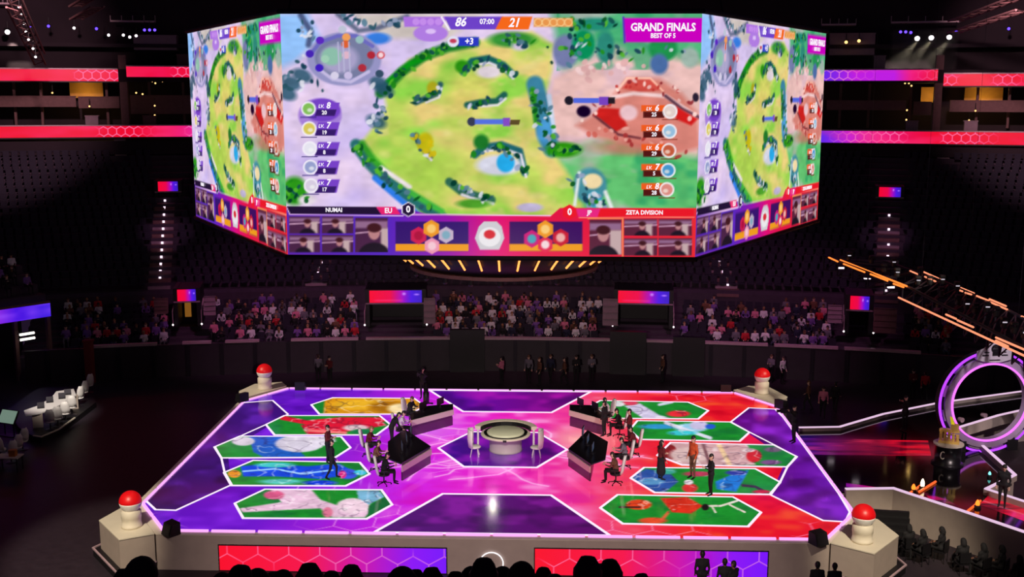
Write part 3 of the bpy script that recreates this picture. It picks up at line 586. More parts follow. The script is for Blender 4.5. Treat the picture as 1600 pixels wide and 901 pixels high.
jum = thing('hanging_screen', 'huge many-sided LED screen cluster hanging over the stage showing a game map', 'screen', (JC[0], JC[1], JZ0))
hexa = [((JAP/math.cos(R(30))-.12)*math.cos(R(60*k)), (JAP/math.cos(R(30))-.12)*math.sin(R(60*k))) for k in range(6)]
q = MB(); q.prism(hexa, -.02, JH+.02)
q.build('core', M_black, jum)
for zz_ in (-.06, JH+.08):
    for k in range(6):
        q = MB(); a, b_ = Vector((*hexa[k], 0)), Vector((*hexa[(k+1) % 6], 0)); s_ = 1.012; q.tube(a*s_+Vector((0, 0, zz_)), b_*s_+Vector((0, 0, zz_)), .09, n=6); q.build('edge_bar', M_black, jum)
for k in range(6):
    q = MB(); q.tube((hexa[k][0]*.7, hexa[k][1]*.7, JH), (hexa[k][0]*.5, hexa[k][1]*.5, JH+12), .05, n=6); q.build('hoist_cable', M_dmetal, jum)
sm = {1: screen_mesh(430, 248), 2: screen_mesh(216, 124), 3: screen_mesh(60, 34)}
M_txt = emit('screen_white', (252, 246, 255), 1.0)
def px2s(px, py):
    p_ = U(px, py, y=-10.77); return p_.x, p_.z-JZ0
TXT = [('86', 719, 35, 15, .3, 1), ('07:00', 761, 34, 9, 0, 1), ('21', 803, 36, 15, .3, 1), ('+3', 733, 65, 11, .1, 1), ('GRAND FINALS', 1036, 43, 13.6, 0, .93), ('BEST OF 5', 1036, 56, 8, 0, .95),
       ('NUMAI', 522, 328, 7.5, 0, 1), ('EU', 607, 329, 9, 0, 1), ('0', 638, 327, 12, 0, 1), ('0', 890, 331, 12, 0, 1), ('JP', 921, 332, 8, 0, 1), ('ZETA DIVISION', 1007, 332, 7.5, 0, 1)]
for (y, a, b_) in ((170, '8', '20'), (201, '7', '19'), (232, '7', '8'), (261, '7', '8'), (290, '7', '17')): TXT += [('LV.', 502, y-4, 6, .2, 1), (a, 513, y-5, 11, .2, 1), (b_, 507, y+6, 7, 0, 1)]
for (y, a, b_) in ((174, '6', '25'), (205, '6', '20'), (235, '6', '29'), (266, '7', '5'), (296, '8', '28')): TXT += [('LV.', 1014, y-4, 6, .2, 1), (a, 1026, y-5, 11, .2, 1), (b_, 1022, y+5, 7, 0, 1)]
first = []
for k in range(6):
    a = R(60*k); sc = link('screen', sm[1 if k == 0 else 2 if k in (1, 5) else 3], jum)
    sc.matrix_local = Matrix.Rotation(a, 4, 'Z') @ Matrix.Translation((0, -JAP, 0))
    if k == 0:
        for (b_, px, py, sz, sh, sx) in TXT:
            x, z = px2s(px, py); first.append(text('lettering', b_, sz*JW/660*1.25, M_txt, sc, Matrix.Translation((x, -.03, z)) @ Matrix.Rotation(R(90), 4, 'X'), shear=sh, sx=sx*.92, bold=.008*sz/10))
    elif k in (1, 5):
        for t in first:
            c = t.copy(); COL.objects.link(c); c.parent = sc
# funnel of glowing rods hanging below it
fun = thing('light_funnel', 'dark funnel of glowing orange rods hanging below the big screen', 'light fixture', (JC[0], JC[1], 9.35))
q = MB(); q.lathe([(5.9, 2.0), (4.2, .55), (4.0, .4), (3.9, .55), (5.7, 2.0)], n=48); q.build('shell', M_dmetal, fun, True)
q = MB(); q.lathe([(4.3, .3), (4.3, .45), (4.05, .45), (4.05, .3)], n=48); q.build('rim', M_brown, fun)
rod = None
for k in range(40):
    a = 2*math.pi*k/40; ca, sa = math.cos(a), math.sin(a)
    if rod is None: q = MB(); q.tube((5.5, 0, 1.42), (4.75, 0, .82), .045, n=6); rod = q.mesh('glow_rod', emit('rod_orange', (255, 150, 70), 2.2))
    o = link('glow_rod', rod, fun); o.rotation_euler = (0, 0, a)
    if k % 2 == 0:
        q = MB(); q.lathe([(.05, .1), (.12, 0), (.12, -.22), (.06, -.3)], (4.1*ca, 4.1*sa, .3), 8); q.build('spot_head', M_black, fun)
for k in range(4):
    a = R(45+90*k); q = MB(); q.tube((4.6*math.cos(a), 4.6*math.sin(a), 1.0), (4.6*math.cos(a), 4.6*math.sin(a), 2.5), .03, n=6); q.build('hanger', M_dmetal, fun)

# ================================================================ STAGE
HWS, Y0S, Y1S = 13.98, -10.21, 10.24
cl = U(226, 783, ZS); cn = U(272, 832, ZS)
CX = 1.75; CY = 2.7      # cut corners
OCT = [(-HWS+CX, Y0S), (HWS-CX, Y0S), (HWS, Y0S+CY), (HWS, Y1S-CY), (HWS-CX, Y1S), (-HWS+CX, Y1S), (-HWS, Y1S-CY), (-HWS, Y0S+CY)]
M_stage = mat('stage_fascia', (176, 160, 150), .6, 0, .03, .12, 2)
M_plinth = mat('plinth_white', (226, 216, 196), .55, 0, .02, .06, 2)
M_ledf = led('led_floor_picture', 1.0, .11, .5)
stage = thing('stage', 'big low stage with a glowing purple to red LED floor', 'stage', (0, 0, 0))
LG = .3; OCTB = [(-HWS+CX-LG*.6, Y0S-LG), (HWS-CX+LG*.2, Y0S-LG), (HWS+.06, Y0S+CY-LG*.3), (HWS+.06, Y1S-CY), (HWS-CX, Y1S+LG), (-HWS+CX-LG*.6, Y1S+LG), (-HWS-LG, Y1S-CY+LG*.6), (-HWS-LG, Y0S+CY-LG*.6)]
q = MB(); q.prism(OCTB, 0, ZS-.03); q.build('body', M_stage, stage)
def seg_strip(name, a, b_, z, wd, h, m, parent, gap=.12, step=1.7):      # edge lamps in lengths
    a, b_ = Vector((a[0], a[1], z)), Vector((b_[0], b_[1], z)); n = max(1, round((b_-a).length/step)); d = (b_-a)/n; u = d.normalized()*gap/2
    for k in range(n):
        q = MB(); q.strip([a+d*k+u, a+d*(k+1)-u], wd, h); q.build(name, m, parent)
E_edge = emit('edge_glow', (255, 170, 255), 1.15); E_line = emit('line_glow', (255, 236, 255), 1.05)
for i in range(8): seg_strip('edge_lamp', OCT[i], OCT[(i+1) % 8], ZS-.01, .1, .07, E_edge, stage)
q = MB(); q.prism([(x*1.001, y*1.001) for x, y in OCTB], ZS-.03, ZS-.012); q.build('edge_trim', M_plinth, stage)
# the floor picture
ny, nx = 300, 460; yy = np.linspace(Y0S, Y1S, ny); P = np.zeros((ny, nx, 3))
hw = np.minimum(HWS, np.minimum(HWS-CX+(yy-Y0S)*CX/CY, HWS-CX+(Y1S-yy)*CX/CY)); P[..., 0] = np.linspace(-1, 1, nx)[None]*hw[:, None]; P[..., 1] = yy[:, None]; P[..., 2] = ZS
def cols(X, st): return np.stack([np.interp(X, [a for a, _ in st], [c[k] for _, c in st]) for k in range(3)], -1)
def floor_paint(P):
    X, Y = PR(P); p = Paint(X, Y, (0, 0, 0)); Wx, Wy = P[..., 0], P[..., 1]
    p.c = cols(Wx, [(-14, (84, 14, 178)), (-9, (112, 24, 205)), (-5.5, (176, 30, 220)), (-3, (214, 34, 222)), (0, (236, 40, 190)), (3, (240, 60, 150)), (5, (240, 66, 96)), (7.5, (236, 26, 44)), (14, (226, 16, 36))])
    w_ = Paint(Wx, Wy, (0, 0, 0)); n1 = w_.noise(1.6, 1.1, 3)*.6+w_.noise(.6, .5, 5)*.4
    mid = np.clip(1-np.abs(Wx)/7, 0, 1)
    p.mix(np.clip((n1-.5)*3.2, 0, 1)*mid*.75, (255, 190, 235)); p.mix(np.clip((.44-n1)*4, 0, 1)*mid*.7, (205, 0, 150))
    p.mix(np.clip((n1-.52)*3, 0, 1)*np.clip((Wx-5)/3, 0, 1)*.8, (244, 90, 40)); p.mix(np.clip((.42-n1)*4, 0, 1)*np.clip((Wx-6)/3, 0, 1)*.6, (190, 0, 30)); p.mix(np.clip((n1-.5)*3, 0, 1)*np.clip((-5-Wx)/3, 0, 1)*.55, (150, 50, 245)); p.mix(np.clip((.42-n1)*4, 0, 1)*np.clip((-6-Wx)/3, 0, 1)*.6, (70, 6, 150))
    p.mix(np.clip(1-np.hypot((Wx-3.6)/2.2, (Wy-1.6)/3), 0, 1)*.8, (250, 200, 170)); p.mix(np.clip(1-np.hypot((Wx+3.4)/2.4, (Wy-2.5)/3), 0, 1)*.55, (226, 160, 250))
    # honeycomb and bolts of light
    d = hexlines(Wx, Wy, 1.5); nz = np.clip((w_.noise(2.4, 2.4, 11)-.55)*6, 0, 1); p.mix(np.clip(.5-(np.abs(d)-.025)/.05, 0, 1)*nz*.6, (255, 190, 240))
    for k in range(16):
        rg = np.random.default_rng(40+k); a = rg.random()*6.28; x, y = 1.8*math.cos(a), 1.3*math.sin(a); pts = [(x, y)]
        for _ in range(7): a += rg.normal()*.5; x += math.cos(a)*.75; y += math.sin(a)*.6; pts.append((x, y))
        w2 = Paint(Wx, Wy, (0, 0, 0)); dm = np.full(Wx.shape, 1e9)
        for (x0, y0), (x1, y1) in zip(pts[:-1], pts[1:]):
            dx, dy = x1-x0, y1-y0; t = np.clip(((Wx-x0)*dx+(Wy-y0)*dy)/(dx*dx+dy*dy+1e-9), 0, 1); dm = np.minimum(dm, np.hypot(Wx-x0-t*dx, Wy-y0-t*dy))
        p.mix(np.clip(1-dm/.09, 0, 1)*.85, (255, 215, 245)); p.mix(np.clip(1-dm/.4, 0, 1)*.25, (255, 150, 240))
    return p
p = floor_paint(P); me = gridmesh('led_floor', P, M_ledf); picture(me, p.linear()); link('led_floor', me, stage)
# inlaid panels: (outline in the photo, painter)
def fan(pts, n):
    c = sum(pts, Vector((0, 0, 0)))/len(pts); V = []; F = []
    for k in range(len(pts)):
        a, b_ = pts[k], pts[(k+1) % len(pts)]; o = len(V); row = []
        for i in range(n+1):
            for j in range(i+1):
                t = i/n; s_ = j/i if i else 0; V.append(c*(1-t)+(a*(1-s_)+b_*s_)*t)
        ix = lambda i, j: o+i*(i+1)//2+j
        for i in range(n):
            for j in range(i+1):
                F.append((ix(i, j), ix(i+1, j), ix(i+1, j+1)))
                if j < i: F.append((ix(i, j), ix(i+1, j+1), ix(i, j+1)))
    return V, F
def panel(pix, art, n=30, border=.1, world=None, zp=.012):
    pts = world or [U(x, y, ZS+zp) for x, y in pix]
    if sum(pts[i].x*pts[(i+1) % len(pts)].y-pts[(i+1) % len(pts)].x*pts[i].y for i in range(len(pts))) < 0: pts = pts[::-1]
    for v in pts: v.z = ZS+zp
    V, F = fan(pts, n); me = bpy.data.meshes.new('floor_panel'); me.from_pydata([tuple(v) for v in V], [], F); me.materials.append(M_ledf)
    A = np.array([tuple(v) for v in V]); X, Y = PR(A); pq = Paint(X, Y, (28, 140, 44)); pq.W = A
    art(pq); picture(me, pq.linear()); o = link('floor_panel', me, stage)
    if border:
        q = MB(); q.strip([(v.x, v.y, ZS+.002) for v in pts], border, zp+.01, 0, True); q.build('border_line', E_line, o)
    return o
def dark(c0, c1, seed=0):
    def f(p):
        t = np.clip((p.X-p.X.min())/(np.ptp(p.X)), 0, 1)[..., None]; p.c = np.array(c0)*(1-t)+np.array(c1)*t
        p.blotch([min(255, v*1.6+18) for v in c1], 40, 14, seed+50, .45, .8, .55); p.blotch([v*.55 for v in c0], 50, 16, seed+60, .5, .8, .6)
    return f
mirror = lambda pts: [Vector((-v.x, v.y, v.z)) for v in pts]
tb = [Vector((-4.36, Y0S+.12, 0)), Vector((4.36, Y0S+.12, 0)), Vector((2.2, -5.97, 0)), Vector((-2.2, -5.97, 0))]
panel(None, dark((82, 26, 118), (92, 12, 104), 1), 44, .12, tb)
tf = [Vector((-4.4, Y1S-.12, 0)), Vector((4.4, Y1S-.12, 0)), Vector((2.27, 6.05, 0)), Vector((-2.27, 6.05, 0))]
panel(None, dark((96, 12, 176), (120, 6, 110), 2), 40, .11, tf)
hc = [Vector((2.95, 0, 0)), Vector((1.6, -2.55, 0)), Vector((-1.6, -2.55, 0)), Vector((-2.95, 0, 0)), Vector((-1.6, 2.55, 0)), Vector((1.6, 2.55, 0))]
panel(None, dark((60, 14, 140), (112, 10, 120), 3), 36, .1, hc)
dl = [U(x, y, ZS) for x, y in ((380, 629), (426, 625.5), (450, 647), (416, 663), (376, 681), (336, 698), (346, 716), (351, 738), (362, 757), (275, 797), (243, 796), (228, 782))]
panel(None, dark((44, 22, 92), (62, 16, 120), 4), 30, .09, dl, .004)
dr = [U(x, y, ZS) for x, y in ((1142, 659), (1170, 637), (1211, 639), (1224, 652), (1310, 770), (1328, 800), (1321, 815), (1286, 813), (1204, 773), (1219, 753), (1230, 730), (1244, 713), (1212, 696), (1171, 675))]
panel(None, dark((96, 8, 120), (100, 24, 170), 5), 30, .09, dr, .004)
GR, GD = (34, 156, 44), (20, 108, 50)
def mk(*ops):
    def f(p):
        p.blotch(GD, 40, 9, int(p.X.mean()), .5, .8, .7)
        for o in ops:
            o = list(o); o[-1] = o[-1]*.42; getattr(p, o[0])(*o[1:])
        sd0 = int(p.X.mean()); fig = np.clip((p.c[..., 0]+p.c[..., 2]-p.c[..., 1]*.9)/90, 0, 1)
        for q_, (cc_, am) in enumerate((((255, 250, 250), .55), ((40, 20, 50), .4))):
            n_ = p.noise(26, 9, sd0+q_*7)*.7+p.noise(9, 4, sd0+q_*7+1)*.3; p.mix(np.clip(1-np.abs(n_-.5-.07*q_)*26, 0, 1)*am*fig, cc_)
        p.shade(sd0, .1)
    return f
# each panel carries soft bands and patches of its colours on green
panel([(486.5, 632), (520, 621), (647, 622), (664, 634), (640, 646.5), (499, 646.5)], mk(('poly', [(508, 618), (660, 618), (670, 650), (505, 650)], (214, 144, 22), 8), ('ell', 560, 632, 40, 8, (236, 178, 40), 9), ('ell', 606, 636, 30, 9, (176, 112, 16), 10), ('ell', 628, 638, 22, 8, (240, 214, 160), 8)), 46)
panel([(415.5, 663), (444, 649), (593, 649), (610, 663), (588, 679), (429, 679)], mk(('line', [(440, 652), (480, 660), (530, 655), (600, 655)], 7, (226, 26, 50), 5), ('poly', [(470, 664), (520, 656), (590, 653), (604, 664), (560, 672), (500, 678), (480, 678)], (220, 24, 54), 5), ('ell', 556, 668, 20, 5, (222, 190, 196), 5), ('ell', 566, 674, 18, 4, (24, 120, 70), 5), ('line', [(478, 672), (540, 676)], 4, (245, 120, 120), 4)), 46)
panel([(335, 698), (375, 681), (533, 682), (547.6, 699), (524, 714), (346, 715)], mk(('poly', [(388, 678), (440, 678), (460, 696), (480, 716), (420, 718), (396, 706)], (30, 92, 190), 6), ('ell', 380, 689, 18, 7, (214, 204, 214), 4), ('ell', 468, 693, 38, 13, (218, 208, 226), 5), ('ell', 500, 688, 24, 8, (226, 216, 232), 5), ('poly', [(478, 712), (520, 690), (548, 692), (550, 716)], (26, 132, 44), 5)), 46)
panel([(350, 738), (395.5, 719), (562, 722), (577.5, 740), (540, 758.6), (361.5, 758)], mk(('poly', [(376, 728), (420, 724), (480, 728), (530, 724), (560, 740), (500, 748), (430, 744), (380, 744)], (24, 72, 222), 6), ('line', [(380, 736), (430, 732), (470, 740), (520, 734)], 2.5, (150, 200, 255), 2.5), ('ell', 430, 726, 30, 4, (70, 200, 200), 5), ('ell', 366, 740, 10, 6, (240, 150, 40), 4), ('ell', 440, 752, 34, 4, (90, 200, 190), 6), ('ell', 500, 754, 26, 4, (20, 60, 220), 5), ('ell', 543, 740, 16, 8, (60, 80, 220), 5), ('ell', 535, 741, 6, 6, (220, 40, 130), 4), ('ell', 563, 738, 10, 4, (60, 190, 220), 4)), 46)
panel([(367, 786), (414, 764), (596, 765), (612.6, 788), (573, 810), (380, 809)], mk(('poly', [(420, 762), (484, 762), (500, 780), (530, 790), (580, 796), (570, 808), (520, 808), (500, 794), (450, 796), (380, 800), (374, 794), (440, 784)], (232, 190, 216), 6), ('ell', 428, 773, 16, 7, (216, 90, 130), 5), ('ell', 552, 790, 26, 12, (238, 206, 222), 6), ('ell', 512, 800, 8, 8, (226, 120, 150), 5), ('poly', [(558, 766), (592, 766), (600, 776), (576, 788), (560, 778)], (120, 176, 208), 4), ('poly', [(576, 790), (602, 776), (610, 788), (574, 806)], (24, 104, 54), 4)), 46)
panel([(924, 633), (938, 625.5), (1075, 628), (1106.5, 641), (1091, 654), (955, 653)], mk(('poly', [(976, 634), (1000, 630), (1030, 648), (1050, 654), (1006, 654)], (206, 196, 226), 6), ('ell', 984, 629, 13, 4, (214, 60, 90), 4), ('ell', 966, 631, 10, 4, (226, 220, 226), 4), ('ell', 1060, 646, 18, 5, (226, 44, 54), 5), ('line', [(1030, 632), (1050, 628)], 4, (200, 205, 220), 4)), 46)
panel([(984, 671), (996, 657), (1141, 659), (1171, 675), (1155.5, 689), (1000, 686)], mk(('ell', 1030, 666, 30, 4, (50, 150, 210), 6), ('ell', 1080, 668, 26, 7, (150, 205, 235), 6), ('line', [(1040, 660), (1110, 684)], 5, (220, 220, 240), 4), ('ell', 1092, 664, 14, 7, (206, 196, 232), 5), ('ell', 1066, 676, 22, 4, (60, 200, 215), 5), ('ell', 1110, 666, 8, 4, (40, 90, 210), 4)), 46)
panel([(1027, 711), (1048, 691), (1209, 695), (1245, 713), (1230, 729), (1066, 726)], mk(('poly', [(1030, 688), (1166, 690), (1180, 726), (1040, 730)], (206, 160, 164), 6), ('ell', 1046, 706, 12, 12, (130, 30, 36), 5), ('ell', 1080, 710, 34, 12, (216, 182, 180), 8), ('line', [(1122, 692), (1140, 726)], 7, (236, 196, 150), 4), ('line', [(1098, 692), (1108, 722)], 5, (130, 84, 92), 4), ('ell', 1178, 712, 12, 10, (208, 40, 44), 5), ('ell', 1170, 703, 10, 3, (235, 205, 205), 3), ('ell', 1208, 702, 14, 4, (110, 92, 110), 5), ('ell', 1204, 722, 16, 4, (120, 80, 130), 5)), 46)
panel([(985.5, 746.5), (1006.5, 730), (1180, 732), (1219, 753), (1203, 772), (1023, 769)], mk(('poly', [(986, 744), (1010, 732), (1046, 738), (1060, 752), (1040, 768), (1016, 768)], (44, 80, 160), 6), ('ell', 1040, 736, 16, 5, (60, 170, 150), 5), ('ell', 1018, 752, 20, 5, (90, 150, 200), 5), ('ell', 1078, 762, 12, 7, (222, 50, 52), 4), ('ell', 1076, 753, 7, 4, (235, 225, 230), 3), ('ell', 1090, 740, 22, 4, (190, 60, 90), 5), ('poly', [(1118, 752), (1150, 738), (1170, 734), (1160, 752), (1150, 768), (1120, 764)], (36, 120, 214), 6), ('ell', 1150, 738, 16, 4, (50, 60, 160), 4), ('line', [(1160, 758), (1180, 760), (1196, 768)], 4, (60, 50, 60), 3), ('ell', 1190, 768, 14, 3, (200, 44, 52), 4)), 46)
panel([(938, 793), (965, 772.6), (1145, 776), (1189, 800), (1169, 822), (973, 817.6)], mk(('ell', 998, 788, 20, 8, (222, 66, 30), 5), ('poly', [(1032, 778), (1074, 776), (1098, 790), (1080, 802), (1050, 800)], (214, 46, 28), 5), ('ell', 1020, 813, 22, 5, (222, 76, 40), 5), ('line', [(1044, 800), (1034, 812)], 4, (226, 90, 60), 4), ('line', [(968, 792), (1000, 792)], 2.5, (60, 30, 30), 2), ('line', [(1100, 790), (1126, 790), (1152, 782)], 3, (228, 214, 200), 2), ('line', [(1112, 790), (1118, 800)], 2.5, (228, 214, 200), 2), ('line', [(1140, 788), (1164, 800)], 2.5, (228, 214, 200), 2), ('ell', 1102, 792, 6, 5, (30, 20, 24), 3)), 46)
# front screens and their honeycomb
def fascia_screen(x0, x1, ptop, flip=False):
    yF = Y0S-LG-.03; a = U(x0, ptop, y=yF); b_ = U(x1, ptop+ (x1-x0)*.0085, y=yF); z1 = (a.z+b_.z)/2; z0 = .03; nx, nz_ = 300, 60
    P = np.zeros((nz_, nx, 3)); P[..., 0] = np.linspace(a.x, b_.x, nx)[None]; P[..., 1] = yF; P[..., 2] = np.linspace(z0, z1, nz_)[:, None]
    f = (P[..., 0]-a.x)/(b_.x-a.x); p = Paint(P[..., 0], P[..., 2], (0, 0, 0)); p.c = cols(f, [(0, (250, 14, 44)), (.38, (246, 20, 76)), (.62, (206, 20, 170)), (.85, (140, 20, 245)), (1, (120, 20, 250))])
    d = hexlines(P[..., 0], P[..., 2]+.98, 1.15); p.mix(np.clip(.5-(np.abs(d)-.014)/.03, 0, 1)*np.clip((p.noise(1.5, 1.5, 8)-.3)*4, 0, 1)*.8, (255, 160, 215))
    me = gridmesh('front_screen', P, M_led); picture(me, p.linear()); o = link('front_screen', me, stage)
    q = MB(); q.box(((a.x+b_.x)/2, yF+.03, (z0+z1)/2), (b_.x-a.x+.08, .05, z1-z0+.08)); q.build('screen_housing', M_black, o)
fascia_screen(342, 697, 853); fascia_screen(836, 1200, 858)
q = MB(); q.strip([(.45*math.cos(a)+U(768, 880, y=Y0S).x, 0, .45*math.sin(a)) for a in np.linspace(.15, math.pi-.15, 25)], .05, .05)
q = MB(); c0 = U(768, 876, y=Y0S-LG-.05); pts = [(c0.x+.43*math.cos(a), c0.y, c0.z-.1+.43*math.sin(a)) for a in np.linspace(0, 2*math.pi, 33)]
for a, b_ in zip(pts[:-1], pts[1:]): q.tube(a, b_, .022, n=6)
q.build('ring_sign', emit('ring_white', (255, 250, 255), 1.3), stage)
# ---------------------------------------------------------------- corner plinths with red-topped balls
def plinth(pix, z, label, ball, base, rb, tray=None, cor=None):
    pts = [U(x, y, z) for x, y in pix]+[Vector((sx_+math.copysign(.05, sx_), sy_+math.copysign(.04, sy_), z)) for sx_, sy_ in cor]
    m_ = sum(pts, Vector())/len(pts); pts.sort(key=lambda v: math.atan2(v.y-m_.y, v.x-m_.x)); c = sum(pts, Vector())/len(pts)
    o = thing('corner_plinth', label, 'plinth', (c.x, c.y, 0)); loc = [(p.x-c.x, p.y-c.y) for p in pts]
    q = MB(); q.prism(loc, 0, z-.02); q.build('body', M_stage, o)
    q = MB(); q.prism([(x*1.012, y*1.012) for x, y in loc], z-.02, z+.02); q.build('top', M_plinth, o)
    if tray:
        q = MB(); tp = [(x, y) if any(abs(x+c.x-sx_)+abs(y+c.y-sy_) < .5 for sx_, sy_ in cor) else (x*1.3, y*1.3) for x, y in loc]; q.prism(tp, 0, .3); t_ = q.build('base_tray', M_black, o)
        q = MB(); q.strip([(x, y, .3) for x, y in tp], .07, .05, 0, True); q.build('tray_edge', M_rail, t_)
    b_ = U(*base, z+.02); l = thing('plinth_ball', ball, 'lamp', (b_.x, b_.y, z+.021), 0)
    q = MB(); q.lathe([(rb*.92, 0), (rb*.92, .1), (rb*.86, .12), (rb*.86, .36), (rb*.9, .38), (rb*.9, .62), (rb*.6, .7)], n=28); q.build('pedestal', M_plinth, l, True)
    zc = .68+rb*.72; n_ = 10; pr = [(rb*math.sin(math.pi*k/20), -rb*math.cos(math.pi*k/20)) for k in range(1, n_)]+[(rb, -.02)]
    q = MB(); q.lathe(pr, (0, 0, zc), 28); q.build('lower_bowl', mat('ball_white', (236, 232, 228), .3), l, True)
    pr = [(rb*.97, -.02), (rb*1.01, 0)]+[(rb*1.01*math.cos(math.pi*k/20), rb*1.01*math.sin(math.pi*k/20)) for k in range(1, 10)]+[(.01, rb*1.01)]
    q = MB(); q.lathe(pr, (0, 0, zc), 28); m = emit('ball_red', (225, 12, 20), .3, (205, 14, 20)); q.build('red_dome', m, l, True)  # faint glow added to the red dome; the ball is no lamp
    return o
plinth([(155, 813), (186, 843), (198, 789)], ZS+.02, 'pale five-sided corner plinth beside the purple front corner of the stage', 'red-domed ball on the plinth at the purple front corner', (206, 822), .41, 1, [OCTB[7], OCTB[0]])
plinth([(1366, 865), (1404, 837), (1372, 812)], ZS+.02, 'pale five-sided corner plinth beside the red front corner and the stairs', 'red-domed ball on the plinth at the red front corner', (1347, 845), .42, 1, [OCTB[1], OCTB[2]])
plinth([(374, 611), (398, 600), (440, 597)], ZS+.05, 'pale plinth at the purple rear corner of the stage', 'red-domed ball on the plinth at the purple rear corner', (414, 607), .42, None, [OCTB[5], OCTB[6]])
plinth([(1170, 603), (1200, 604), (1230, 620)], ZS+.05, 'pale plinth at the red rear corner of the stage', 'red-domed ball on the plinth at the red rear corner', (1190, 614), .42, None, [OCTB[3], OCTB[4]])
# dark floor monitors on the stage rim
def monitor(px, py, z, rz, label):
    p_ = U(px, py, z); o = thing('floor_monitor', label, 'speaker', (p_.x, p_.y, z), rz)
    q = MB(); T = None; q.add([(-.28, -.24, 0), (.28, -.24, 0), (.28, .24, 0), (-.28, .24, 0), (-.28, -.1, .42), (.28, -.1, .42), (.28, .24, .46), (-.28, .24, .46)], [(3, 2, 1, 0), (4, 5, 6, 7), (0, 1, 5, 4), (1, 2, 6, 5), (2, 3, 7, 6), (3, 0, 4, 7)]); q.build('cabinet', M_black, o)
    q = MB(); q.add([(-.24, -.235, .05), (.24, -.235, .05), (.24, -.125, .38), (-.24, -.125, .38)], [(0, 1, 2, 3)]); q.build('grille', M_dmetal, o).location = (0, -.012, .004)
monitor(267, 834, ZS+.04, R(-40), 'black floor monitor at the purple front plinth'); monitor(1279, 849, ZS+.04, R(30), 'black floor monitor at the red front plinth')
monitor(378, 626, ZS+.07, R(-130), 'black floor monitor at the purple rear plinth'); monitor(1221, 637, ZS+.07, R(130), 'round-shouldered black monitor at the red rear plinth'); monitor(1133, 612, ZS+.0, R(180), 'small dark monitor where the pink rear edge meets the plinth'); monitor(470, 608, ZS+.02, R(180), 'small dark monitor at the end of the purple rear edge')

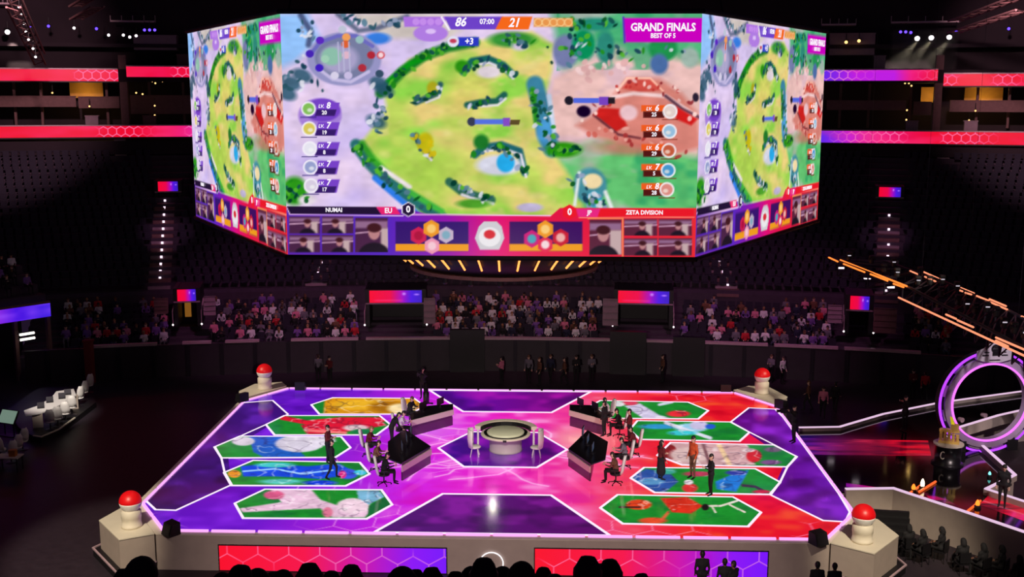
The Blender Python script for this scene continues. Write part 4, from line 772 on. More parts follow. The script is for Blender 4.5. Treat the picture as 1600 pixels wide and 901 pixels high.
# ================================================================ PEOPLE
DG = None
def person_mesh(name, J, voxel=.028, hands=True, hair='short', skirt=False, face=True):
    """one continuous body grown around the joints J (facing +Y); slots: skin, hair, top, bottoms, shoes"""
    V = lambda k: Vector(J[k]); C = []
    cap = lambda a, b_, r0, r1, m: C.append((Vector(a), Vector(b_), r0, r1, m))
    pel, che, nek, hed = V('pelvis'), V('chest'), V('neck'), V('head'); fw = Vector(J.get('look', (0, 1, 0))).normalized()
    sw = Vector((1, 0, 0)); up = (hed-nek).normalized()
    cap(pel-sw*.08, pel+sw*.08, .12, .12, 3); cap(pel+Vector((0, 0, .06)), che, .125, .14, 2); cap(che-sw*.08, che+sw*.08, .125, .125, 2)
    cap(V('shL'), V('shR'), .075, .075, 2); cap(che, nek, .11, .06, 2); cap(nek-up*.02, hed-up*.02, .052, .055, 0)
    cap(hed-up*.045+fw*.012, hed+up*.035-fw*.012, .078, .092, 0); cap(hed+fw*.09-up*.015, hed+fw*.098-up*.03, .016, .018, 0)
    sd_ = fw.cross(up).normalized()
    for s_ in (-1, 1): cap(hed+sd_*.088*s_-up*.02, hed+sd_*.094*s_+up*.015, .018, .02, 0)
    cap(hed+up*.05-fw*.01, hed+up*.065-fw*.03, .092, .088, 1); cap(hed-fw*.045+up*.04, hed-fw*.05-up*.04, .082, .065, 1)
    if hair == 'long': cap(hed-fw*.05, hed-fw*.07-Vector((0, 0, .26)), .09, .06, 1)
    if hair == 'hood': cap(hed-fw*.03+up*.03, hed-fw*.05-up*.08, .112, .12, 1)
    for s_ in ('L', 'R'):
        cap(V('sh'+s_), V('el'+s_), .058, .046, 2); cap(V('el'+s_), V('wr'+s_), .045, .032, 2)
        w_, h_ = V('wr'+s_), V('ha'+s_); cap(w_, w_.lerp(h_, .75), .03, .032, 0)
        cap(V('hip'+s_), V('kn'+s_), .092, .062, 3); cap(V('kn'+s_), V('an'+s_), .06, .042, 3); cap(V('an'+s_), V('to'+s_), .045, .035, 4)
    if skirt:
        a = (V('kn'+'L')+V('knR'))/2; cap(pel, a-Vector((0, 0, .12)), .15, .2, 3)
    q = MB()
    for a, b_, r0, r1, m in C: q.tube(a, b_, r0, r1, 12); q.ball(a, r0, 12, 8); q.ball(b_, r1, 12, 8)
    o = q.build(name, MATS['plinth_white']); md = o.modifiers.new('r', 'REMESH'); md.mode = 'VOXEL'; md.voxel_size = voxel
    md = o.modifiers.new('s', 'SMOOTH'); md.factor = .5; md.iterations = 3
    dg = bpy.context.evaluated_depsgraph_get(); me = bpy.data.meshes.new_from_object(o.evaluated_get(dg)); bpy.data.objects.remove(o)
    me.materials.clear()
    for k in range(5): me.materials.append(None)
    n = len(me.polygons); cc = np.empty(n*3); me.polygons.foreach_get('center', cc); cc = cc.reshape(-1, 3); best = np.full(n, 1e9); lab = np.zeros(n, int)
    for a, b_, r0, r1, m in C:
        a_, d_ = np.array(a), np.array(b_-a); t = np.clip(((cc-a_)@d_)/(d_@d_+1e-9), 0, 1); dd = np.linalg.norm(cc-a_-t[:, None]*d_, axis=1)-(r0+(r1-r0)*t)
        k = dd < best; best[k] = dd[k]; lab[k] = m
    me.polygons.foreach_set('material_index', lab.astype(np.int32)); me.polygons.foreach_set('use_smooth', [True]*n)
    if hands or face:
        q = MB()
        if hands:
            for s_ in ('L', 'R'):
                w_, h_ = V('wr'+s_), V('ha'+s_); d = (h_-w_).normalized(); side = d.cross(Vector((0, 1, .3))).normalized(); nrm = side.cross(d).normalized(); pc = w_.lerp(h_, .8)
                for f, (off, ln) in enumerate(((-.026, .062), (-.009, .072), (.009, .068), (.025, .052))):
                    p0 = pc+side*off; p1 = p0+d*ln*.6; p2 = p1+d*ln*.35+nrm*ln*.3; q.tube(p0, p1, .0095, .009, 6); q.tube(p1, p2, .009, .007, 6)
                tp = w_.lerp(h_, .35)+side*.028; q.tube(tp, tp+side*.03+d*.035, .011, .009, 6); q.tube(tp+side*.03+d*.035, tp+side*.034+d*.062, .009, .007, 6)
        if face:
            for s_ in (-1, 1): q.ball(hed+fw*.083+sd_*.034*s_+up*.008, .011, 6, 4, 1)
            q.tube(hed+fw*.082-up*.052-sd_*.022, hed+fw*.082-up*.052+sd_*.022, .006, .006, 5, 1)
        e = q.mesh('x', [None, None], True); bm = bmesh.new(); bm.from_mesh(me); bm.from_mesh(e); bm.to_mesh(me); bm.free(); bpy.data.meshes.remove(e)
    return me
def standing(**k):
    J = dict(pelvis=(0, 0, .95), chest=(0, .0, 1.28), neck=(0, .0, 1.47), head=(0, .025, 1.63), shL=(-.18, 0, 1.41), shR=(.18, 0, 1.41), elL=(-.24, -.02, 1.13), elR=(.24, -.02, 1.13), wrL=(-.23, .08, .9), wrR=(.23, .08, .9), haL=(-.23, .12, .81), haR=(.23, .12, .81),
             hipL=(-.09, 0, .92), hipR=(.09, 0, .92), knL=(-.1, .02, .5), knR=(.1, .02, .5), anL=(-.1, -.02, .1), anR=(.1, -.02, .1), toL=(-.12, .15, .04), toR=(.12, .15, .04)); J.update(k); return J
def seated(**k):   # seat surface at .46
    J = dict(pelvis=(0, 0, .58), chest=(0, .0, .92), neck=(0, .02, 1.1), head=(0, .05, 1.26), shL=(-.18, .01, 1.04), shR=(.18, .01, 1.04), elL=(-.24, .06, .77), elR=(.24, .06, .77), wrL=(-.16, .3, .7), wrR=(.16, .3, .7), haL=(-.11, .38, .69), haR=(.11, .38, .69),
             hipL=(-.09, .02, .56), hipR=(.09, .02, .56), knL=(-.12, .44, .56), knR=(.12, .44, .56), anL=(-.12, .42, .1), anR=(.12, .42, .1), toL=(-.13, .59, .04), toR=(.13, .59, .04)); J.update(k); return J
PM = {
 'stand': person_mesh('person', standing()),
 'hold': person_mesh('person', standing(elL=(-.23, .05, 1.15), elR=(.23, .05, 1.15), wrL=(-.09, .27, 1.2), wrR=(.09, .27, 1.2), haL=(-.05, .34, 1.23), haR=(.05, .34, 1.23), look=(0, 1, -.3))),
 'skirt': person_mesh('person', standing(elL=(-.22, .06, 1.16), wrL=(-.06, .25, 1.1), haL=(0, .32, 1.13)), hair='long', skirt=True),
 'walk': person_mesh('person', standing(knL=(-.1, .2, .52), anL=(-.1, .18, .12), toL=(-.11, .36, .06), knR=(.1, -.06, .5), anR=(.1, -.26, .13), toR=(.11, -.1, .04), wrL=(-.24, -.08, .9), haL=(-.24, -.1, .81), wrR=(.22, .2, .94), haR=(.22, .28, .88), elR=(.24, .0, 1.13))),
 'camera': person_mesh('person', standing(elL=(-.26, .12, 1.28), elR=(.26, .12, 1.28), wrL=(-.12, .3, 1.5), wrR=(.12, .3, 1.5), haL=(-.06, .36, 1.55), haR=(.06, .36, 1.55))),
 'lean': person_mesh('person', standing(chest=(0, .14, 1.25), neck=(0, .26, 1.4), head=(0, .36, 1.52), shL=(-.18, .22, 1.36), shR=(.18, .22, 1.36), elL=(-.25, .3, 1.1), elR=(.25, .3, 1.1), wrL=(-.2, .46, .92), wrR=(.2, .46, .92), haL=(-.18, .54, .87), haR=(.18, .54, .87), look=(0, 1, -.3))),
 'type': person_mesh('person', seated(chest=(0, .06, .92), neck=(0, .12, 1.09), head=(0, .17, 1.24), shL=(-.18, .1, 1.03), shR=(.18, .1, 1.03), elL=(-.25, .2, .8), elR=(.25, .2, .8), wrL=(-.16, .42, .84), wrR=(.16, .42, .84), haL=(-.12, .5, .85), haR=(.12, .5, .85))),
 'sit': person_mesh('person', seated(), .045, False, face=False),
 'sit_lean': person_mesh('person', seated(chest=(0, .1, .9), neck=(0, .2, 1.05), head=(0, .27, 1.2), shL=(-.18, .16, 1.0), shR=(.18, .16, 1.0), elL=(-.25, .28, .72), elR=(.25, .28, .72), wrL=(-.1, .4, .66), wrR=(.1, .4, .66), haL=(-.04, .44, .68), haR=(.04, .44, .68)), .045, False, hair='long', face=False),
 'sit_clap': person_mesh('person', seated(elL=(-.25, .12, .82), elR=(.25, .12, .82), wrL=(-.06, .3, 1.0), wrR=(.06, .3, 1.0), haL=(-.01, .34, 1.07), haR=(.02, .34, 1.07)), .045, False, face=False),
 'sit_phone': person_mesh('person', seated(elR=(.27, .12, .84), wrR=(.16, .26, 1.12), haR=(.12, .28, 1.2)), .045, False, face=False),
 'sit_back': person_mesh('person', seated(), .03, True, hair='hood', face=False),
}
SK = [mat('skin_%d' % i, c, .6, 0, .01, .05, 6) for i, c in enumerate(((226, 180, 158), (196, 146, 120), (140, 96, 76)))]
HR = [mat('hair_%d' % i, c, .6, 0, .05, .2, 30) for i, c in enumerate(((26, 20, 20), (48, 32, 26), (96, 66, 40), (150, 110, 70)))]
CLO = {k: mat('cloth_'+k, c, .85, 0, .05, .12, 14) for k, c in dict(black=(22, 20, 24), white=(225, 220, 225), red=(190, 30, 44), pink=(216, 120, 150), purple=(120, 80, 160), grey=(110, 104, 116), maroon=(96, 22, 30), orange=(214, 84, 40), navy=(34, 36, 62), brown=(110, 70, 52), teal=(50, 96, 104), jeans=(54, 60, 84)).items()}
def person(pose, loc, rz, label, top, bot='black', sk=0, hr=0, group=None, shoes='black', cat='person', sc=1.0, name='person'):
    o = link(name, PM[pose]); o.location = loc; o.rotation_euler = (0, 0, rz); o.scale = (sc, sc, sc); tag(o, label, cat, group)
    for s_, m in zip(o.material_slots, (SK[sk], HR[hr] if isinstance(hr, int) else CLO[hr], CLO[top], CLO[bot], CLO[shoes])): s_.link = 'OBJECT'; s_.material = m
    return o
# ---------------------------------------------------------------- chairs and desks on the stage
def make_chair(label, m_shell, m_pad, group):
    t = thing('gaming_chair', label, 'chair', group=group)
    q = MB(); q.lathe([(.1, .4), (.24, .42), (.26, .46), (.24, .5), (.1, .51)], n=16); q.v = [(x*1.0, y*.98, z) for x, y, z in q.v]; q.build('seat', m_pad, t, True)
    q = MB(); ring = []
    for z, w_, y in ((.48, .2, -.22), (.62, .25, -.26), (.85, .26, -.3), (1.05, .24, -.33), (1.2, .17, -.36), (1.27, .1, -.37)):
        ring.append([(-w_, y, z), (-w_*.6, y-.07, z), (w_*.6, y-.07, z), (w_, y, z), (w_*.6, y+.05, z), (-w_*.6, y+.05, z)])
    vs = [p_ for r in ring for p_ in r]; fs = [(k*6+i, k*6+(i+1) % 6, (k+1)*6+(i+1) % 6, (k+1)*6+i) for k in range(5) for i in range(6)]+[(5, 4, 3, 2, 1, 0), tuple(range(30, 36))]
    q.add(vs, fs); q.build('backrest', m_shell, t, True)
    for s_ in (-1, 1): q = MB(); q.box((.29*s_, 0, .68), (.07, .3, .04)); q.tube((.29*s_, 0, .47), (.29*s_, 0, .67), .022, n=6); q.tube((.2*s_, 0, .46), (.29*s_, 0, .48), .02, n=6); q.build('armrest', m_pad, t)
    q = MB(); q.tube((0, 0, .1), (0, 0, .42), .03); q.build('gas_lift', M_dmetal, t)
    for k in range(5):
        a = R(72*k+18); q = MB(); q.tube((0, 0, .12), (.3*math.cos(a), .3*math.sin(a), .08), .026, .018, 6); q.ball((.3*math.cos(a), .3*math.sin(a), .035), .035, 8, 6); q.build('leg', M_black, t)
    return t
M_cw = mat('chair_white', (232, 226, 224), .45, 0, .02, .05, 8); M_cb = mat('chair_black', (34, 30, 34), .5, 0, .03, .2, 10)
chairW = make_chair('white-backed gaming chair at the purple team desk', M_cw, M_cb, None)
M_top = mat('desk_top_black', (24, 22, 26), .3, 0, .02, .2, 5); M_front = mat('desk_front_plum', (92, 44, 92), .35, 0, .02, .15, 3)
def prism_desk(label, poly, front, fz):
    P_ = [U(x, y, ZS+.78) for x, y in poly]
    c = sum(P_, Vector())/len(P_); o = thing('team_desk', label, 'desk', (c.x, c.y, ZS+.014)); L = [(p_.x-c.x, p_.y-c.y) for p_ in P_]
    q = MB(); q.prism(L, .72, .78); q.build('tabletop', M_top, o)
    mf = (Vector(L[front[0]])+Vector(L[front[1]]))/2; q = MB(); q.prism([tuple(Vector(v).lerp(mf, .04 if i in front else .5)) for i, v in enumerate(L)], 0, .72); q.build('base', M_front, o)
    a, b_ = Vector((*L[front[0]], 0)), Vector((*L[front[1]], 0)); u = (b_-a).normalized(); n_ = Vector((u.y, -u.x, 0)); n_ = n_ if n_.dot((a+b_)/2) > 0 else -n_
    z_ = lambda v, z: (v.x, v.y, z)
    q = MB(); t_ = n_*.05; q.add([z_(a, fz), z_(b_, fz), z_(b_+t_, fz), z_(a+t_, fz), z_(a, fz+.27), z_(b_, fz+.27), z_(b_+t_, fz+.27), z_(a+t_, fz+.27)], [(0, 1, 5, 4), (3, 2, 6, 7), (4, 5, 6, 7), (0, 3, 2, 1), (0, 4, 7, 3), (1, 2, 6, 5)]); q.build('white_fascia', M_plinth, o)
    q = MB(); q.box(tuple((a+b_)/2*.98+Vector((0, 0, .21))), ((b_-a).length*.96, .06, .42), math.atan2(u.y, u.x)); q.build('front_panel', M_front, o)
    return o, P_
def monitor_screen(loc, rz, label, group):
    o = thing('monitor', label, 'monitor', loc, rz, group)
    q = MB(); q.box((0, 0, .3), (.56, .035, .34)); q.build('shell', M_black, o); q = MB(); q.box((0, .02, .3), (.52, .006, .3)); q.build('display', emit('monitor_glow', (70, 90, 120), .5), o)
    q = MB(); q.tube((0, 0, .02), (0, 0, .18), .02, n=6); q.lathe([(.12, 0), (.12, .015), (.03, .02)], n=12); q.build('stand', M_dmetal, o)
NEAR = [(673, 697), (627, 724), (606, 716), (606, 690), (632, 670)]; FAR = [(642, 657), (708, 640), (708, 631), (668, 634), (640, 648)]
NEAR_R = [(888, 701), (923, 725), (946, 717), (950, 690), (918, 672)]; FAR_R = [(945, 656), (890, 641), (890, 632), (925, 633), (947, 648)]
for mi in (0, 1):
    tm = 'purple side' if mi == 0 else 'red side'; g = -1 if mi else 1
    o, P_ = prism_desk('wedge-shaped black player desk with white fascia next to the centre panel on the %s' % tm, NEAR_R if mi else NEAR, (0, 1), .4)
    o2, P2 = prism_desk('black player desk with white fascia on the %s, next to the rear trapezoid panel' % tm, FAR_R if mi else FAR, (0, 1), .52)
    for k in range(3):
        b_ = P_[4].lerp(P_[2], .08+.4*k).lerp(P_[0], .3)
        monitor_screen((b_.x, b_.y, ZS+.795), g*R(90)+R(10)*g, 'thin black monitor on the wedge-shaped desk of the %s' % tm, 'monitors on the near desk, %s' % tm)
    for k in range(2):
        b_ = P2[4].lerp(P2[2], .3+.4*k); monitor_screen((b_.x, b_.y, ZS+.795), g*R(60), 'thin black monitor on the rear player desk of the %s' % tm, 'monitors on the rear desk, %s' % tm)
def at(px, py, z=ZS+.014): v = U(px, py, z); return (v.x, v.y, z)
first_used = False
def seat(px, py, rz, label, sit=None):
    global first_used
    loc = at(px, py)
    if not first_used: c = chairW; c.location = loc; c.rotation_euler = (0, 0, rz); c['label'] = label; first_used = True
    else: c = dup(chairW, loc, rz, label)
    if sit: person('type', (loc[0], loc[1], loc[2]+.02), rz, *sit[:1], **sit[1])
E_ = -math.pi/2     # facing +x
seat(576, 712, E_, 'white-backed gaming chair at the wedge desk holding the blond player', ('player with light hair in dark clothes seated at the purple team wedge desk', dict(top='maroon', hr=3)))
seat(587, 736, E_, 'white-backed gaming chair between two seated players of the purple team', ('player in a brown top seated in the middle of the purple wedge desk', dict(top='brown', hr=1)))
seat(600, 757, E_+.2, 'white-backed gaming chair at the front end of the purple wedge desk', ('player in black seated at the front end of the purple wedge desk', dict(top='black', hr=0)))
seat(626, 686, E_, 'white-backed gaming chair at the open end of the purple rear desk', ('player in a white shirt seated at the purple rear desk', dict(top='white', hr=0)))
seat(640, 661, E_-.4, 'white-backed gaming chair behind the purple rear desk under the camera operator', ('player in a black shirt seated behind the purple rear desk', dict(top='black', hr=2)))
W_ = math.pi/2
seat(990, 712, W_, 'white-backed gaming chair at the red wedge desk turned to the rear panel', ('player in a maroon shirt seated at the rear of the red wedge desk', dict(top='maroon', hr=0)))
seat(976, 731, W_, 'white-backed gaming chair in the middle of the red wedge desk', ('player in grey seated in the middle of the red wedge desk', dict(top='grey', hr=0)))
seat(962, 756, W_-.2, 'white-backed gaming chair at the front end of the red wedge desk', ('player in a dark brown top seated at the front end of the red wedge desk', dict(top='brown', hr=1)))
seat(968, 682, W_, 'white-backed gaming chair at the open end of the red rear desk', ('player in black seated at the open end of the red rear desk', dict(top='black', hr=0)))
seat(949, 663, W_+.4, 'white-backed gaming chair behind the red rear desk', ('player in a white jacket seated behind the red rear desk', dict(top='white', hr=0)))
# round table with two white chairs
tb_ = thing('round_table', 'round white table with a raised disc top at the centre of the stage', 'table', at(790, 702))
q = MB(); q.lathe([(.78, 0), (.74, .06), (.74, .62), (.8, .66)], n=40); q.build('drum', mat('table_drum', (186, 172, 176), .5, 0, .01, .05, 4), tb_, True)
q = MB(); q.lathe([(.8, .62), (1.1, .7), (1.14, .76), (1.1, .8), (.86, .8), (.84, .76)], n=48); q.build('outer_ring', M_plinth, tb_, True)
q = MB(); q.lathe([(.84, .74), (.86, .86), (.8, .9), (.1, .9), (.02, .905)], n=40); q.build('disc_top', mat('table_disc', (224, 226, 196), .4, 0, .01, .1, 3), tb_, True)
q = MB(); q.lathe([(1.0, .8), (1.0, .84), (.95, .84), (.95, .8)], n=40); q.build('inlay', M_black, tb_)
q = MB(); q.box((0, -1.12, .74), (.16, .04, .09)); q.build('emblem_plate', M_black, tb_)
q = MB(); vs = []; n = 24
for k in range(n+1):
    a = R(12+156*k/n)
    for r_, z in ((1.2, .86), (1.44, .86), (1.46, 1.02), (1.18, 1.02)): vs.append((r_*math.cos(a), r_*math.sin(a), z))
q.add(vs, [(k*4+i, k*4+(i+1) % 4, k*4+4+(i+1) % 4, k*4+4+i) for k in range(n) for i in range(4)]+[(3, 2, 1, 0), (n*4, n*4+1, n*4+2, n*4+3)]); q.build('rear_counter', M_plinth, tb_)
for a in (14, 60, 120, 166): q = MB(); q.tube((1.32*math.cos(R(a)), 1.32*math.sin(R(a)), 0), (1.32*math.cos(R(a)), 1.32*math.sin(R(a)), .88), .05, n=8); q.build('counter_post', M_cw, tb_)
q = MB(); q.prism([(1.19*math.cos(R(12+156*k/12)), 1.19*math.sin(R(12+156*k/12))) for k in range(13)]+[(1.12*math.cos(R(168-156*k/12)), 1.12*math.sin(R(168-156*k/12))) for k in range(13)], .8, .98); q.build('counter_lining', M_black, tb_)
def side_chair(px, py, rz, label):
    t = thing('shell_chair', label, 'chair', at(px, py), rz)
    q = MB(); vs = []; n = 10
    for k in range(n+1):
        a = R(-75+150*k/n)-math.pi/2
        for r_, z in ((.3, .45), (.34, .8), (.32, 1.22), (.28, 1.22), (.3, .8), (.26, .45)): vs.append((r_*math.cos(a), r_*math.sin(a), z+(.06*math.cos(a+math.pi/2) if z > 1 else 0)))
    fs = [(k*6+i, k*6+(i+1) % 6, (k+1)*6+(i+1) % 6, (k+1)*6+i) for k in range(n) for i in range(6)]+[(0, 1, 2, 3, 4, 5), tuple(range(n*6+5, n*6-1, -1))]
    q.add(vs, fs); q.build('shell', M_cw, t, True); q = MB(); q.lathe([(.26, .4), (.28, .44), (.24, .48)], n=18); q.build('seat', M_cw, t, True)
    for k in range(4): a = R(45+90*k); q = MB(); q.tube((.16*math.cos(a), .16*math.sin(a), .42), (.27*math.cos(a), .27*math.sin(a), 0), .022, n=6); q.build('leg', M_cw, t)
side_chair(742, 712, E_, 'white tub chair at the round table on the purple team side'); side_chair(838, 713, W_, 'white tub chair at the round table on the red team side')
# people standing on the stage
face = lambda deg: R(deg)      # 0 faces away from the camera, 180 towards it
person('camera', at(661, 623), face(170), 'camera operator in black standing at the rear edge of the stage', 'black', sc=1.0, hr=0)
person('hold', at(513, 724), face(-100), 'person in a maroon shirt standing behind another on the blue panel', 'maroon', hr=0)
person('walk', at(519, 749), face(-80), 'person in all black walking across the blue painted panel', 'black', hr=0)
person('lean', at(612, 700), face(-70), 'standing coach in black leaning over the purple team desk', 'black', hr=0, sc=1.02)
person('stand', at(944, 682), face(60), 'standing coach in black behind the red rear desk', 'black', hr=0)
person('hold', at(983, 696), face(80), 'standing person in maroon among the white chairs of the red team', 'maroon', hr=0)
person('skirt', at(1032, 750), face(-60), 'long-haired person in a maroon top and long black skirt on the red side', 'maroon', hr=0)
person('stand', at(1082, 748), face(120), 'person in an orange red top and brown trousers on the dark blue panel', 'orange', 'brown', hr=0, sc=1.08)
person('hold', at(1110, 774), face(100), 'person in black in front of the dark blue panel', 'black', hr=0)
person('camera', at(1240, 692), face(100), 'camera operator in black at the walkway end of the stage', 'black', hr=0, sc=1.05)
v = at(666, 633); o = thing('camera_pedestal', 'black camera pedestal standing before the operator at the rear edge', 'camera stand', v, 0)
q = MB(); q.lathe([(.16, .1), (.16, .7), (.12, .72), (.12, 1.2)], n=14); q.build('column', M_black, o, True)
for k in range(3): a = R(120*k+30); q = MB(); q.tube((0, 0, .12), (.34*math.cos(a), .34*math.sin(a), .07), .05, .04, 6); q.ball((.34*math.cos(a), .34*math.sin(a), .06), .06, 8, 6); q.build('wheel_leg', M_black, o)
for (px, py, rz, lb) in ((661, 623, R(170), 'black video camera held up by the operator at the rear edge'), (1240, 692, R(100), 'black video camera held by the operator at the walkway')):
    v = at(px, py); d = Vector((-math.sin(rz), math.cos(rz), 0)); o = None
    p_ = Vector(v)+d*.5; h = ZS+1.6; oo = thing('video_camera', lb, 'camera', (p_.x, p_.y, h), rz); q = MB(); q.box((0, 0, 0), (.14, .4, .2)); q.box((0, -.05, .13), (.06, .2, .05)); q.build('body', M_black, oo); q = MB(); q.tube((0, .2, 0), (0, .38, 0), .06, .075, 12); q.build('lens', M_dmetal, oo)

# ================================================================ WALKWAY, RING GATE AND TROPHY
M_gloss = mat('gloss_black_floor', (16, 14, 16), .07, 0, 0, .2, 3)
WP = [(1226, 653), (1245, 668), (1312, 668), (1380, 651), (1469, 633), (1600, 616), (1680, 640), (1560, 652), (1500, 672), (1513, 691), (1585, 743), (1542, 765), (1660, 806), (1660, 851), (1402, 770), (1392, 766), (1309, 766)]
W2 = [U(x, y, ZS) for x, y in WP]; W2[0] = Vector((HWS*1.004+.12, W2[0].y, 0)); W2[1].x = max(W2[1].x, HWS*1.004+.12); W2[-1] = Vector((HWS*1.004+.12, U(1309, 766, ZS).y, 0))
walk = thing('walkway', 'glossy black walkway with pale walls leading from the ring gate to the stage', 'walkway', (0, 0, 0))
q = MB(); q.prism([(v.x, v.y) for v in W2], ZS-.12, ZS-.04); q.build('deck', M_gloss, walk)
q = MB(); q.prism([(v.x, v.y) for v in W2], 0, ZS-.12); q.build('skirt', M_stage, walk)
def parapet_wall(pix, h, label, glow=True, down=0.0, th=.16):
    pts = [U(x, y, ZS+h) for x, y in pix]
    for v in pts: v.x = max(v.x, HWS+.28)
    o = MB(); o.strip([(v.x, v.y, ZS-.04-down) for v in pts], th, h+.04+down); w_ = o.build('side_wall', M_stage, walk)
    if glow: o = MB(); o.strip([(v.x, v.y, ZS+h) for v in pts], th*.9, .04); o.build('edge_lamp', emit('wall_glow', (255, 216, 250), .8), w_)
parapet_wall([(1246, 668), (1312, 667), (1332, 661), (1380, 647), (1469, 629), (1600, 611)], .12, 'far')
parapet_wall([(1484, 672), (1560, 649), (1600, 640)], .45, 'inner')
parapet_wall([(1480, 681), (1513, 690), (1534, 695), (1586, 742), (1541, 764), (1660, 803)], .2, 'zig')
parapet_wall([(1311, 764), (1396, 763), (1420, 771), (1500, 797), (1600, 831), (1660, 851)], .12, 'near', True, 1.36, .2)
# dark stairs in the side
o = thing('side_stairs', 'dark side stairs in an opening between the red front plinth and the pale wall', 'stairs', at(1383, 800, 0.0)[:2]+(0,)); a0 = U(1384, 806, .7)
o.location = (a0.x, a0.y-.3, 0); o.rotation_euler = (0, 0, R(-8))
for k in range(5): q = MB(); q.box((0, -.14*k-.25, (1.15-.23*k)/2), (1.5, .14, 1.15-.23*k)); q.build('step', M_black, o)
def led_patch(pix, stops, seed, z=ZS-.034):
    n = 60; a, b_, c, d = [U(x, y, z) for x, y in pix]; s_, t_ = np.meshgrid(np.linspace(0, 1, n*2), np.linspace(0, 1, 24)); A = [np.array(v) for v in (a, b_, c, d)]
    P = (A[0][None, None]*(1-s_)[..., None]+A[1]*s_[..., None])*(1-t_)[..., None]+(A[3]*(1-s_)[..., None]+A[2]*s_[..., None])*t_[..., None]; P[..., 2] = z
    p = Paint(P[..., 0], P[..., 1], (0, 0, 0)); p.c = cols(s_, stops); p.blotch((30, 0, 20), 1.6, .35, seed, .42, .8, .9); p.blotch((255, 60, 90), 1.2, .3, seed+4, .6, .9, .5)
    me = gridmesh('floor_led', P, M_ledf, True); picture(me, p.linear()); link('floor_led', me, walk)
led_patch([(1262, 710), (1455, 712), (1450, 688), (1247, 684)], [(0, (70, 16, 130)), (.2, (100, 14, 90)), (.4, (90, 6, 40)), (.6, (110, 4, 24)), (.75, (200, 8, 36)), (1, (190, 8, 30))], 3)
led_patch([(1530, 788), (1640, 828), (1640, 800), (1548, 770)], [(0, (205, 10, 40)), (1, (215, 10, 50))], 5)
led_patch([(1322, 760), (1452, 778), (1420, 768), (1322, 754)], [(0, (120, 10, 140)), (.5, (190, 6, 90)), (1, (170, 6, 50))], 9)
led_patch([(1452, 778), (1500, 792), (1480, 780), (1440, 768)], [(0, (190, 6, 60)), (1, (120, 10, 80))], 9)
# ring
rp = U(1537, 702, ZS-.04); ring = thing('ring_gate', 'tall round gate with purple neon rims and a silver crest above the walkway', 'gate', (rp.x, rp.y, ZS-.04), R(8))
RO, RI, RD, RZ = 2.36, 1.78, .5, 2.3; NS = 72
def ringband(r0, r1, y0, y1, m, name, a0=0, a1=2*math.pi, n=NS, parent=None):
    q = MB(); vs = []; full = abs(a1-a0-2*math.pi) < 1e-6; k_ = n if full else n+1
    for i in range(k_):
        a = a0+(a1-a0)*i/n; c, s_ = math.cos(a), math.sin(a)
        vs += [(r0*c, y0, RZ+r0*s_), (r1*c, y0, RZ+r1*s_), (r1*c, y1, RZ+r1*s_), (r0*c, y1, RZ+r0*s_)]
    fs = []
    for i in range(n):
        A, B_ = 4*i, 4*((i+1) % k_); fs += [(A+j, A+(j+1) % 4, B_+(j+1) % 4, B_+j) for j in range(4)]
    if not full: fs += [(3, 2, 1, 0), (4*n, 4*n+1, 4*n+2, 4*n+3)]
    q.add(vs, fs); return q.build(name, m, parent or ring)
M_ring = mat('ring_grey', (160, 140, 168), .45, .05, .02, .15, 4)
ringband(RI, RI+.36, -.2, .2, M_ring, 'inner_band'); ringband(RI+.36, RO, -.1, .3, M_black, 'outer_band')
E_pur = emit('neon_purple', (170, 60, 255), 1.6); E_pk = emit('neon_pink', (236, 110, 255), 1.5)
ringband(RO-.07, RO+.02, -.16, -.08, E_pur, 'outer_neon'); ringband(RI-.02, RI+.06, -.26, -.18, E_pk, 'inner_neon')
for k in range(12):
    a = R(30*k+15); ringband(RI+.4, RO-.12, -.2, -.08, emit('panel_lilac', (150, 70, 170), .55) if k % 2 else M_ring, 'segment', a-.12, a+.12, 5)
cr = link('crest', MB().prism([(-.85, -.28), (-.3, -.42), (.3, -.42), (.85, -.28), (.8, .1), (.5, .22), (.25, .42), (0, .5), (-.25, .42), (-.5, .22), (-.8, .1)], -.06, .06).mesh('crest', mat('silver', (214, 204, 218), .4, .15, .02, .2, 6)), ring)
cr.rotation_euler = (R(90), 0, 0); cr.location = (0, -.28, RZ+RO-.05)
for (x, z, w_, h_, m) in ((0, .05, .26, .3, M_black), (-.45, -.08, .3, .05, M_dmetal), (.45, -.08, .3, .05, M_dmetal), (-.4, .06, .24, .04, M_dmetal), (.4, .06, .24, .04, M_dmetal), (0, -.3, .5, .04, M_dmetal)):
    q = MB(); q.box((x, z, .07), (w_, h_, .03)); q.build('crest_relief', m, cr)
q = MB(); q.lathe([(.2, .06), (.2, .1), (.13, .1), (.13, .06)], (0, .22, 0), 20); q.build('crest_circle', M_dmetal, cr)
for s_ in (-1, 1): q = MB(); q.box((s_*1.25, .1, .25), (.5, .7, .5)); q.build('foot', M_black, ring)
